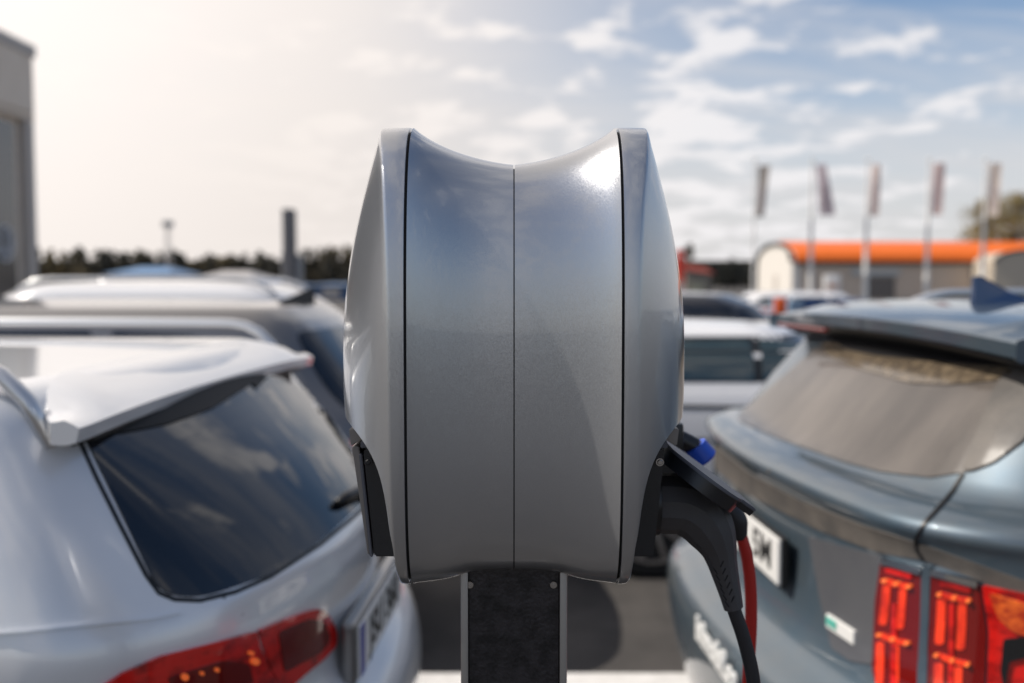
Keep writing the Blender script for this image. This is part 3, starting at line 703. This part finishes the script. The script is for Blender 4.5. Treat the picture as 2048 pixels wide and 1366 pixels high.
# --- cars behind
def std_levels(H, hw, hood=.92, belt=1.05, slope=.42, wind=1.85, ws=1.0, n=4.6):
    k = H - 1.5
    return [(.22, -.12, -.14, hw - .1, .22, .14), (.36, -.02, -.02, hw - .03, .25, .14), (.52, .03, 0, hw - .005, .27, .14), (.68, .05, 0, hw, .28, .15), (.80, .02, -.04, hw, .28, .15),
            (hood, -.01, -.25, hw - .01, .28, .15), (belt - .04, -.03, -1.0 * ws, hw - .03, .27, .15), (belt + .04, -.06, -1.2 * ws, hw - .06, .25, .14),
            (belt + .20, -.06 - slope * .4, -1.45 * ws, hw - .11, .22, .11), (H - .12, -.06 - slope * .8, -wind * .93 * ws, hw - .17, .18, .08),
            (H - .05, -.06 - slope, -wind * ws, hw - .22, .16, .06), (H - .02, -.06 - slope * 1.1, -(wind + .08) * ws, hw - .28, .15, .05)]
def bgcar(label, paint, rear_x, yc, left, L, H, hw=.9, rz=0, name='parked_car', belt=1.05, roof=(.0, .03), glass='glassg', rails=False, slope=.42, wind=1.85, plate=True, ws=1.0, q0=.42, sp=(1.28, 1.36, 2.15, 2.23), wt=.115):
    sg = -1 if left else 1
    c = Car(name, label, 'car', 'cars parked in two rows', (rear_x + sg * L / 2, yc, 0), (math.pi if left else 0) + rz, L, std_levels(H, hw, belt=belt, slope=slope, wind=wind, ws=ws), paint, .03, roof)
    l = -L / 2; t = H - wt; b = belt + .055
    fw = (L / 2 - wind * ws - .02, t - .02), (L / 2 - 1.27 * ws, b)
    ps = [[(l + q0, b + .02), (l + q0 + .2, t - .02), (l + sp[0], t), (l + sp[0], b)]]
    if len(sp) == 4: ps += [[(l + sp[1], b), (l + sp[1], t), (l + sp[2], t), (l + sp[2], b)]]
    ps += [[(l + sp[-1], b), (l + sp[-1], t), *fw]]
    c.side_glass(ps, glass)
    c.back('rear_window', rpoly([(-hw + .16, b + .02), (-hw + .25, t - .01), (hw - .25, t - .01), (hw - .16, b + .02)], .05), 'glass')
    c.back('windscreen', rpoly([(-hw + .12, b + .03), (-hw + .24, t), (hw - .24, t), (hw - .12, b + .03)], .05), 'glass', front=True)
    for sd in (-1, 1):
        c.back('tail_lamp', rpoly([(sd * (hw - .40), .86), (sd * (hw - .42), 1.00), (sd * (hw - .03), 1.03), (sd * (hw - .03), .88)][::sd], .03), 'red', .003, .01)
        c.back('headlight', rpoly([(sd * (hw - .40), .66), (sd * (hw - .42), .76), (sd * (hw - .06), .80), (sd * (hw - .06), .68)][::sd], .03), 'chrome', .003, .01, front=True)
        bm = bmesh.new(); box(bm, (L / 2 - 1.45 * ws, sd * (hw + .06), belt + .04), (.13, .19, .13), .04); box(bm, (L / 2 - 1.45 * ws, sd * (hw - .03), belt), (.05, .09, .03), .008); bobj('wing_mirror', bm, M[paint] if paint != 'white2' else M['trim'], c.root, angle=40)
        for u in (l + 1.75, l + 2.75):
            bm = bmesh.new(); box(bm, (u, sd * (hw + .006), .86), (.16, .02, .025), .008); bobj('door_handle', bm, M[paint], c.root, angle=40)
        for u in (l + 1.32, l + 2.19, L / 2 - 1.15):
            c.side('door_gap', [(u - .004, .38), (u + .004, .38), (u + .004, belt), (u - .004, belt)], 'trim', sd, -.002, .0025, .1)
    bm = bmesh.new(); box(bm, (l - .055, 0, .72), (.03, .52, .11), .004); bobj('number_plate', bm, M['plate'], c.root)
    if rails: c.rails(l + .6, L / 2 - 2.0 * ws, hw - .3, .045)
    return c
B = bgcar('darker silver car directly behind the pale estate, black fin on its roof', 'silver', -.42, 4.95, True, 4.6, 1.60, .9, belt=1.06, slope=.45, glass='glass', q0=.72)
bm = bmesh.new(); u = -2.3 + .56; zr = B.roofz(u + .1, 0) - .01
vsf = [(u - .0, -.012, zr), (u - .0, .012, zr), (u + .22, 0, zr), (u + .02, 0, zr + .085), (u, 0, zr + .08)]
vv = [bm.verts.new(p) for p in vsf]
for f in ((0, 2, 3), (1, 3, 2), (0, 3, 4), (1, 4, 3), (0, 4, 1), (0, 1, 2)): bm.faces.new([vv[k] for k in f])
bobj('aerial_fin', bm, M['trim'], B.root)
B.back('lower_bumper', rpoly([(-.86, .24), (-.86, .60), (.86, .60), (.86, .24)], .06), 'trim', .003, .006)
Cc = bgcar('white SUV with roof rails, third car back in the left row', 'white2', -1.0, 7.6, True, 4.5, 1.69, .9, belt=1.12, slope=.65, rails=True, name='suv_car')
D = bgcar('small white car farthest back in the left row, seen beside the charger', 'white2', -1.45, 10.4, True, 4.3, 1.58, .88, slope=.6)
Fc = bgcar('white hatchback with long green tinted side windows beside the blue SUV', 'white2', -.12, 6.45, False, 3.9, 1.445, .88, belt=1.07, slope=.30, roof=(.0, .05), wind=2.0, sp=(1.50, 1.545), wt=.09, name='hatchback_car')
for sd in (-1, 1):
    Fc.side('window_surround', rpoly([(-1.95 + .30, 1.115), (-1.95 + .50, 1.37), (.10, 1.375), (.72, 1.12)], .04), 'trim', sd, .0, .001)
    Fc.side('body_crease', [(-1.7, .985), (-.2, .965), (1.2, .90), (1.2, .912), (-.2, .985), (-1.7, 1.01)], 'trim', sd, .0, .004)
    Fc.side('body_crease', [(-1.8, .80), (-.2, .79), (1.2, .76), (1.2, .775), (-.2, .805), (-1.8, .82)], 'silver', sd, .0, .004)
    Fc.side('sill_trim', [(-1.3, .26), (1.1, .26), (1.1, .40), (-1.3, .40)], 'trim', sd, .0, .006)
G = bgcar('black SUV behind the white hatchback in the right row', 'black', -.35, 8.9, False, 4.2, 1.60, .9, slope=.35, name='suv_car', glass='glass')
Hh = bgcar('distant white saloon parked in front of the orange roofed hall', 'white2', 5.2, 24, False, 4.6, 1.42, .88, name='saloon_car')

# ------------------------------------------------------------------ buildings and street furniture
conc = mat('beige_cladding', (.86, .72, .58), .6, noise=((.90, .76, .62), 1.2, .4, .6, (1, 1, 1)))
frame = mat('grey_frame', (.55, .49, .44), .5)
fac = mat('facade_glass', (.13, .112, .10), .15, 0, .5, .05)
root = empty('showroom_building', (-15.1, 20, 0)); tag(root, 'beige showroom building with dark glazed wall and round emblem at left edge', 'building')
YE = 31.5; 
bm = bmesh.new(); box(bm, (-6.1, 4.75, 4.4), (12, 13.4 * 1.0, 8.8)); box(bm, (-6.1, -9.0, 4.4), (12, 14.0, 8.8)); bobj('wall', bm, conc, root)
bm = bmesh.new(); box(bm, (.0, -2.27, 7.745), (.36, 27.46, 1.76), .01); bobj('fascia', bm, conc, root)
bm = bmesh.new(); box(bm, (-5.93, -2.2, 8.80), (12.3, 27.66, .35), .02); bobj('roof_edge', bm, frame, root)
bm = bmesh.new(); box(bm, (-.05, -2.2, 6.75), (.34, 27.6, .22), .02); bobj('ledge', bm, conc, root)
for y in (-14, -11, -8, -5, -2, 1, 4, 7, 11.2):
    bm = bmesh.new(); box(bm, (.0, y, 3.3), (.34, .16 if y < 11 else .5, 6.6), .01); bobj('mullion', bm, frame, root)
for i, y in enumerate((-12.5, -9.5, -6.5, -3.5, -.5, 2.5, 5.5, 8.8)):
    bm = bmesh.new(); box(bm, (-.06, y, 3.25), (.08, 2.82 if i < 7 else 3.42, 6.4)); bobj('window', bm, fac, root)
em = mat('emblem_white', (.62, .62, .64), .4)
cy = at(20, 486, 29.6); ez = cy.z; eyy = 29.7 - 20
bm = bmesh.new()
vs, fs = rings([[(.02 + dx_, eyy + q * math.cos(a), ez + q * math.sin(a)) for a in [2 * math.pi * k / 48 for k in range(48)]] for q, dx_ in ((.56, 0), (.56, .03), (.48, .03), (.48, 0))], cap=False)
bm.from_mesh(mesh('t', vs, fs))
def bar(p, q, w=.075):
    a = Vector((.03, eyy - p[0], ez + p[1])); b = Vector((.03, eyy - q[0], ez + q[1])); cyl(bm, a, b, w / 2, w / 2, 6)
for s in (-1, 1):
    bar((s * .24, .42), (0, .05)); bar((s * .42, .20), (s * .20, -.42)); bar((s * .20, -.42), (0, -.03))
bobj('round_emblem', bm, em, root)

# beige hall with orange roof
Yh = 90
hall = empty('orange_roofed_hall', (at(1750, 600, Yh).x, Yh, 0)); tag(hall, 'low beige hall with long orange roof and arched gable ends', 'building')
gx = hall.location.x
x0 = at(1528, 600, Yh).x - gx; x1 = at(1592, 600, Yh).x - gx
wbg = mat('hall_beige_wall', (.64, .52, .41), .7, noise=((.60, .48, .38), .4, .4, .6, (1, 1, .2)))
wwh = mat('hall_white_gable', (.74, .70, .64), .7)
orr = mat('orange_roof_sheet', (.85, .17, .015), .5, noise=((.75, .14, .01), 1.5, .4, .6, (6, 1, 1)))
rfe = mat('dark_roof_edge', (.018, .018, .018), .6)
ze = at(1700, 524, Yh).z; zrd = at(1700, 490, Yh + 6).z; LX = 36; DY = 12.5; x0 = at(1592, 600, Yh).x - gx
def arch(off, n=20, z0=None): return [(DY / 2 - (DY / 2 + off) * math.cos(math.pi * k / n), ze + (zrd - ze + off) * math.sin(math.pi * k / n) ** .85 + off * .3) for k in range(n + 1)]
def extrude(name, pr, xa, xb, m, parent, smooth=False):
    bm = bmesh.new(); a = [bm.verts.new((xa, p[0], p[1])) for p in pr]; b = [bm.verts.new((xb, p[0], p[1])) for p in pr]
    bm.faces.new(a); bm.faces.new(list(reversed(b)))
    for k in range(len(pr)): bm.faces.new((a[k], b[k], b[(k + 1) % len(pr)], a[(k + 1) % len(pr)]))
    bmesh.ops.recalc_face_normals(bm, faces=bm.faces); return bobj(name, bm, m, parent)
extrude('gable_wall', [(0, 0)] + arch(0) + [(DY, 0)], x0 - .40, x0 + .3, wwh, hall)
extrude('wall', [(.05, 0)] + [(.05, ze), (DY - .05, ze), (DY - .05, 0)], x0 + .3, x0 + LX, wbg, hall)
extrude('roof', arch(.25), x0 - .05, x0 + LX, orr, hall)
vs, fs = tube([Vector((x0 - .50, p[0], p[1])) for p in arch(.10)], .16, 6, Vector((1, 0, 0)), 1.4); obj('roof_edge', vs, fs, rfe, hall)
bm = bmesh.new(); box(bm, (x0 + LX / 2, -.12, ze - .10), (LX, .3, .22)); bobj('eaves', bm, rfe, hall)
# second, front facing arched end at the right edge
xa = at(1985, 600, Yh - 4).x - gx; xb = at(2150, 600, Yh - 4).x - gx; zg = at(2048, 500, Yh - 5).z; cx = (xa + xb) / 2; hw_ = (xb - xa) / 2
pr = [(xa, 0)] + [(cx - hw_ * math.cos(math.pi * k / 16), 3.1 + (zg - 3.1) * math.sin(math.pi * k / 16) ** .85) for k in range(17)] + [(xb, 0)]
bm = bmesh.new(); a = [bm.verts.new((p[0], -4, p[1])) for p in pr]; b = [bm.verts.new((p[0], 2, p[1])) for p in pr]
bm.faces.new(a); bm.faces.new(list(reversed(b)))
for k in range(len(pr)): bm.faces.new((a[k], b[k], b[(k + 1) % len(pr)], a[(k + 1) % len(pr)]))
bmesh.ops.recalc_face_normals(bm, faces=bm.faces); bobj('porch_wall', bm, mat('hall_cream_wall', (.50, .43, .34), .7), hall)
vs, fs = tube([Vector((p[0], -4.05, p[1] + .08)) for p in pr[1:-1]], .10, 6, Vector((0, 1, 0)), 1.5); obj('roof_edge', vs, fs, rfe, hall)
bm = bmesh.new(); box(bm, (x0 - .42, 5.5, 1.1), (.1, 1.1, 2.2)); bobj('door', bm, frame, hall)
bm = bmesh.new(); p = at(1750, 545, Yh); box(bm, (p.x - gx, -.1, p.z), (4.4, .12, .55)); bobj('sign_board', bm, mat('pale_sign', (.50, .50, .48), .5), hall)
bm = bmesh.new(); p = at(1760, 590, Yh); box(bm, (p.x - gx, -.05, 1.0), (2.6, .1, 2.0)); bobj('window', bm, mat('hall_window', (.14, .12, .11), .2), hall)

# flag poles with banners
pol = mat('white_flagpole', (.80, .78, .74), .35)
fm = [mat('grey_banner', (.42, .39, .37), .8), mat('violet_grey_banner', (.58, .52, .56), .8), mat('pale_pink_banner', (.84, .74, .70), .8), mat('rose_banner', (.80, .68, .66), .8), mat('cream_banner', (.86, .78, .72), .8)]
for q in fm:
    nt = q.node_tree; b = nt.nodes['Principled BSDF']; tr = nt.nodes.new('ShaderNodeBsdfTranslucent'); mx = nt.nodes.new('ShaderNodeMixShader')
    tr.inputs[0].default_value = b.inputs['Base Color'].default_value; mx.inputs[0].default_value = .55
    nt.links.new(b.outputs[0], mx.inputs[1]); nt.links.new(tr.outputs[0], mx.inputs[2]); nt.links.new(mx.outputs[0], nt.nodes['Material Output'].inputs[0])
ftx = mat('banner_print', (.34, .28, .30), .8)
Yp = 60
fl_lab = ['flagpole with the dark grey banner, leftmost of the row', 'flagpole with a violet grey banner, second from the left', 'flagpole with the narrowest pale pink banner, middle of the row', 'flagpole with a rose banner, second from the right', 'flagpole with a faded cream banner, in front of the leafy tree']
for i, (xt_, xb_, wt, wb_, bx, cy0, cy1) in enumerate(((1512, 1508, 24, 14, 4, 332, 434), (1628, 1622, 20, 26, 6, 330, 432), (1738, 1734, 16, 14, 3, 330, 432), (1866, 1852, 20, 18, 6, 328, 430), (1977, 1966, 20, 18, 4, 328, 432))):
    tp_ = at((xt_ + xb_) / 2, 322, Yp)
    root = empty('flagpole', (tp_.x, Yp, 0), R(-38)); tag(root, fl_lab[i], 'flagpole', 'flagpoles in front of the hall')
    hh = tp_.z
    bm = bmesh.new(); cyl(bm, (0, 0, 0), (0, 0, hh), .17 if i else .08, .055, 16); bobj('pole', bm, pol, root, angle=40)
    bm = bmesh.new(); bmesh.ops.create_uvsphere(bm, u_segments=12, v_segments=8, radius=.12, matrix=Matrix.Translation((0, 0, hh + .08))); bobj('finial', bm, pol, root, angle=60)
    z1 = at(1600, cy0, Yp).z; z0 = at(1600, cy1, Yp).z; rs = []
    for k in range(15):
        t = k / 14; z = z1 + (z0 - z1) * t; w = (wt + (wb_ - wt) * t) / F * Yp * 1.12
        sh = (.12 if i != 1 else .10 + .35 * t) - (.10 * t if i == 0 else 0)
        rs.append([Vector((.08 + sh + (w * u_), .10 * math.sin(u_ * 4 + t * 3 + i), z)) for u_ in (0, .25, .5, .75, 1)] + [Vector((.08 + sh + (w * u_), .10 * math.sin(u_ * 4 + t * 3 + i) + .015, z)) for u_ in (1, .75, .5, .25, 0)])
    vs, fs = rings(rs); fo = obj('banner', vs, fs, fm[i], root, smooth=False)
    xm = .08 + .2 + (wt + wb_) / 4 / F * Yp
    bm = bmesh.new()
    for k in range(9):
        zz = z1 + (z0 - z1) * (.42 + .055 * k); box(bm, (xm + (.1 if i == 1 else -.05 if i == 0 else 0), -.13, zz), (.26, .012, .09 if k % 3 else .05))
    bobj('banner_print', bm, ftx, fo)

# grey sign pillar at left
bm = bmesh.new(); p = at(582, 560, 40)
root = empty('sign_pillar', (p.x, 40, 0)); tag(root, 'tall grey sign pillar standing above the white cars, left of the charger', 'sign pillar')
zt_ = at(582, 418, 40).z
box(bm, (-.08, 0, zt_ / 2), (.42, .35, zt_), .02); bobj('pillar_face', bm, mat('pillar_grey', (.20, .195, .20), .5), root)
bm = bmesh.new(); box(bm, (.17, .05, zt_ / 2 - .02), (.09, .25, zt_ - .04), .01); bobj('edge_strip', bm, mat('pillar_light', (.13, .13, .14), .4), root)
bm = bmesh.new(); box(bm, (-.30, .25, 1.4), (.22, .3, 2.8), .02); box(bm, (.26, .3, 1.4), (.28, .3, 2.6), .02); bobj('side_cabinet', bm, mat('pillar_pale', (.42, .42, .42), .5), root)

# red pylon, red roofed kiosk
p = at(1361, 500, 40); root = empty('red_pylon', (p.x, 40, 0)); tag(root, 'narrow red and white pylon beside the right wallbox', 'pylon sign')
bm = bmesh.new(); box(bm, (0, 0, p.z - .65), (.30, .3, 1.3), .02); bobj('red_top', bm, mat('pylon_red', (.75, .05, .025), .5), root)
bm = bmesh.new(); box(bm, (0, 0, (p.z - 1.3) / 2), (.30, .3, p.z - 1.3), .02); bobj('white_foot', bm, mat('pylon_pink', (.72, .50, .46), .5), root)
p = at(1392, 533, 60); root = empty('red_roofed_kiosk', (p.x, 60, 0)); tag(root, 'small kiosk with dark red roof beside the red pylon', 'kiosk')
bm = bmesh.new(); box(bm, (0, 0, (p.z - .3) / 2), (1.5, 1.6, p.z - .3)); bobj('wall', bm, mat('kiosk_wall', (.24, .21, .17), .7), root)
bm = bmesh.new()
a = [bm.verts.new(v) for v in ((-.95, -1, p.z - .2), (.95, -1, p.z - .45), (.95, 1, p.z - .45), (-.95, 1, p.z - .2), (-.9, 0, p.z + .25), (.6, 0, p.z - .05))]
for f in ((0, 1, 5, 4), (2, 3, 4, 5), (0, 4, 3), (1, 2, 5), (3, 2, 1, 0)): bm.faces.new([a[k] for k in f])
bobj('roof', bm, mat('kiosk_roof', (.22, .03, .015), .6), root)
bm = bmesh.new(); box(bm, (-.1, -.82, 1.15), (.9, .06, .8)); bobj('window', bm, mat('kiosk_window', (.35, .33, .24), .3), root)
# orange marker, blue skip, white totem
p = at(1561, 596, 14); root = empty('orange_marker_post', (p.x, 14, 0)); tag(root, 'orange marker post standing between the black SUV and the blue skip', 'marker post')
bm = bmesh.new(); box(bm, (0, 0, p.z - .13), (.17, .1, .26), .03); bobj('marker_head', bm, mat('marker_orange', (.80, .12, .02), .5), root, angle=40)
bm = bmesh.new(); cyl(bm, (0, 0, 0), (0, 0, p.z - .2), .04); cyl(bm, (0, 0, 0), (0, 0, .06), .18, .14); bobj('stem', bm, mat('marker_stem', (.5, .1, .03), .6), root, angle=40)
p = at(1578, 601, 18); q = at(1735, 601, 18); root = empty('blue_skip', ((p.x + q.x) / 2, 18.6, 0)); tag(root, 'dark blue skip with light blue end panel in front of the flagpoles', 'skip')
w = q.x - p.x; skm = mat('skip_blue', (.012, .05, .17), .5)
bm = bmesh.new()
for (cx, cy_, sx_, sy_) in ((.13, -.6, w - .26, .06), (.13, .6, w - .26, .06), (w / 2 - .03, 0, .06, 1.2)): box(bm, (cx, cy_, p.z / 2), (sx_, sy_, p.z), .008)
box(bm, (0.1, 0, .2), (w - .3, 1.14, .1)); bobj('tub', bm, skm, root)
bm = bmesh.new(); box(bm, (-w / 2 + .13, 0, p.z / 2), (.25, 1.3, p.z + .02), .01); bobj('end_panel', bm, mat('skip_light_blue', (.18, .27, .38), .5), root)
bm = bmesh.new()
for k in range(4): box(bm, (-w / 2 + .4 + k * (w - .6) / 3, -.65, p.z / 2), (.06, .05, p.z - .05), .005)
bobj('ribs', bm, skm, root)
p = at(1664, 550, 50); root = empty('white_totem', (p.x, 50, 0)); tag(root, 'short white totem sign in front of the beige hall wall', 'totem sign')
bm = bmesh.new(); box(bm, (0, 0, p.z / 2 + .1), (.80, .25, p.z - .2), .06); bobj('board', bm, mat('totem_white', (.85, .82, .78), .4), root, angle=40)
bm = bmesh.new(); box(bm, (0, 0, .05), (.9, .5, .1), .01); bobj('foot', bm, frame, root)
bm = bmesh.new(); box(bm, (0, -.128, p.z * .72), (.5, .012, .35)); bobj('panel', bm, mat('totem_peach', (.80, .55, .42), .5), root)

# lattice mast, low sheds at left
p = at(335, 442, 190); root = empty('lattice_mast', (p.x, 190, 0)); tag(root, 'thin lattice mast rising behind the distant trees', 'mast')
bm = bmesh.new(); sm = mat('mast_steel', (.45, .43, .42), .5)
for k in range(3):
    a_ = k * 2.094; cyl(bm, (1.0 * math.cos(a_), 1.0 * math.sin(a_), 0), (.35 * math.cos(a_), .35 * math.sin(a_), p.z - 1), .09, .06, 6)
for j in range(12):
    z = (p.z - 1.5) * j / 12; r0 = 1 - .65 * j / 12
    for k in range(3):
        a_ = k * 2.094; b_ = (k + 1) * 2.094; cyl(bm, (r0 * math.cos(a_), r0 * math.sin(a_), z), (r0 * math.cos(b_), r0 * math.sin(b_), z + (p.z - 1.5) / 12), .04, .04, 5)
bobj('lattice', bm, sm, root)
bm = bmesh.new(); cyl(bm, (0, 0, p.z - 1.2), (0, 0, p.z), 1.1, 1.1, 16); bobj('antenna_platform', bm, sm, root)
def shed(label, px0, px1, ptop, Y, wall, roofc, dep=14):
    a_ = at(px0, ptop, Y); b_ = at(px1, ptop, Y); w = b_.x - a_.x; h = a_.z
    root = empty('low_shed', ((a_.x + b_.x) / 2, Y, 0)); tag(root, label, 'shed')
    hw_ = max(h - 1.1, 1.2)
    bm = bmesh.new(); box(bm, (0, dep / 2, hw_ / 2), (w, dep, hw_)); bobj('wall', bm, wall, root)
    bm = bmesh.new(); v = [bm.verts.new(q) for q in ((-w / 2 - .3, -.4, hw_ + .02), (w / 2 + .3, -.4, hw_ + .02), (w / 2 + .3, dep + .4, hw_ + .02), (-w / 2 - .3, dep + .4, hw_ + .02), (-w / 4, dep / 2, h), (w / 4, dep / 2, h))]
    for f in ((0, 1, 5, 4), (2, 3, 4, 5), (0, 4, 3), (1, 2, 5), (3, 2, 1, 0)): bm.faces.new([v[k] for k in f])
    bobj('roof', bm, roofc, root)
    bm = bmesh.new(); box(bm, (0, -.05, hw_ * .5), (w * .3, .1, hw_ * .6)); bobj('door', bm, frame, root)
gw = mat('shed_wall', (.32, .31, .30), .7); bl = mat('blue_shed_roof', (.10, .22, .40), .5); gr = mat('grey_shed_roof', (.40, .38, .37), .6); bl2 = mat('blue_fascia', (.03, .09, .20), .5)
shed('low shed with a pale blue roof, leftmost under the distant trees', 210, 335, 532, 130, gw, bl)
shed('low shed with a light grey roof between the blue roofed ones', 380, 500, 540, 110, gw, gr)
shed('low dark blue shed just left of the sign pillar', 470, 562, 558, 95, gw, bl2)
shed('low dark blue shed right of the sign pillar', 604, 720, 566, 85, bl2, bl2)

# ------------------------------------------------------------------ trees
def leafmat(n, c, c2): return mat(n, c, .8, noise=(c2, 1.3, .35, .65, (1, 1, 1)))
def leaves(vs, fs, c, rad, n, size, squash=(1, 1, 1)):
    for _ in range(n):
        while True:
            p = Vector((rnd.uniform(-1, 1), rnd.uniform(-1, 1), rnd.uniform(-1, 1)))
            if p.length < 1: break
        p = p * (.55 + .45 * rnd.random()); p = Vector((p.x * rad * squash[0], p.y * rad * squash[1], p.z * rad * squash[2])) + Vector(c)
        a = Vector((rnd.gauss(0, 1), rnd.gauss(0, 1), rnd.gauss(0, 1))).normalized(); b = a.orthogonal().normalized(); s = size * rnd.uniform(.6, 1.3); k = len(vs)
        vs += [p + a * s, p + b * s * .5, p - a * s, p - b * s * .5]; fs.append((k, k + 1, k + 2, k + 3))
def broadleaf(loc, H, W, label, m, n=70, group=None):
    root = empty('leafy_tree', loc); tag(root, label, 'tree', group)
    bm = bmesh.new(); cyl(bm, (0, 0, 0), (0, 0, H * .6), W * .05, W * .025, 10)
    for k in range(7):
        a_ = k * .9; cyl(bm, (0, 0, H * (.28 + .04 * k)), (W * .33 * math.cos(a_), W * .33 * math.sin(a_), H * (.55 + .05 * k)), W * .02, W * .006, 6)
    bobj('trunk', bm, mat('bark', (.06, .045, .035), .9), root)
    vs = []; fs = []
    for k in range(n):
        a_ = rnd.uniform(0, 6.28); q = math.sqrt(rnd.random()) * W * .5; z = H * (.35 + .6 * rnd.random()); q *= 1.05 - abs(z / H - .6) * 1.4
        leaves(vs, fs, (q * math.cos(a_), q * math.sin(a_), z), W * rnd.uniform(.07, .13), 60, W * .017)
    obj('crown', vs, fs, m, root, smooth=False)
lm = leafmat('tree_leaves', (.26, .18, .06), (.12, .11, .045))
p = at(2060, 560, 95)
broadleaf((p.x, 99, 0), at(2040, 385, 99).z, 11.0, 'tall brownish green tree at right edge behind the orange roof', lm, 170)
p = at(1975, 560, 110)
broadleaf((p.x, 112, 0), at(1980, 440, 112).z, 5.0, 'smaller greenish tree just left of the tall one', lm, 45)
def conifer(loc, H, W, label, m):
    root = empty('pine_tree', loc); tag(root, label, 'tree', 'pines in the distance between charger and hall')
    bm = bmesh.new(); cyl(bm, (0, 0, 0), (0, 0, H * .95), W * .06, W * .02, 8); bobj('trunk', bm, M['tyre'], root)
    vs = []; fs = []
    for k in range(26):
        t = rnd.random() ** .8; a_ = rnd.uniform(0, 6.28); q = W * .5 * (1 - t) * rnd.uniform(.4, 1)
        leaves(vs, fs, (q * math.cos(a_), q * math.sin(a_), H * (.25 + .72 * t)), W * .16, 26, W * .05)
    obj('crown', vs, fs, m, root, smooth=False)
pm = leafmat('pine_needles', (.018, .020, .018), (.035, .036, .026))
cl = ['pine nearest the red roofed kiosk', 'tall pine second from the kiosk', 'slender pine in the middle of the far clump', 'tall pine second from the white gable', 'small pine just left of the white gable']
for i, (px, py, w) in enumerate(((1424, 524, 5), (1448, 530, 4.5), (1463, 516, 5), (1477, 522, 4), (1498, 538, 4))):
    p = at(px, py, 190); conifer((p.x, 190, 0), p.z, w, cl[i], pm)
# wooded skyline, one mass
vs = []; fs = []
x = -230
while x < 190:
    px = 1024 + x / 250 * F
    ht = 10.4 + 1.6 * math.sin(x * .031 + 1) + 1.0 * math.sin(x * .11)
    if px > 1380: ht = 3.0 + 1.5 * rnd.random()
    h = ht * rnd.uniform(.86, 1.12)
    w = rnd.uniform(2.0, 4.0)
    yy = 250 + rnd.uniform(-8, 8)
    for k in range(9): 
        t = k / 9; leaves(vs, fs, (x + rnd.uniform(-1, 1) * w * .5 * (1 - t), yy, h * (.1 + .85 * t)), w * (1 - .6 * t) * .7, 9, .9)
    x += rnd.uniform(.9, 1.6)
wm = mat('distant_forest', (.055, .050, .036), .9, noise=((.17, .125, .055), .06, .48, .62, (1, 1, 1)))
tag(obj('distant_forest', vs, fs, wm, smooth=False), kind='stuff')
bm = bmesh.new(); box(bm, (-20, 262, 3.4), (440, 6, 6.8), .5); tag(bobj('wooded_hill', bm, wm), kind='structure')
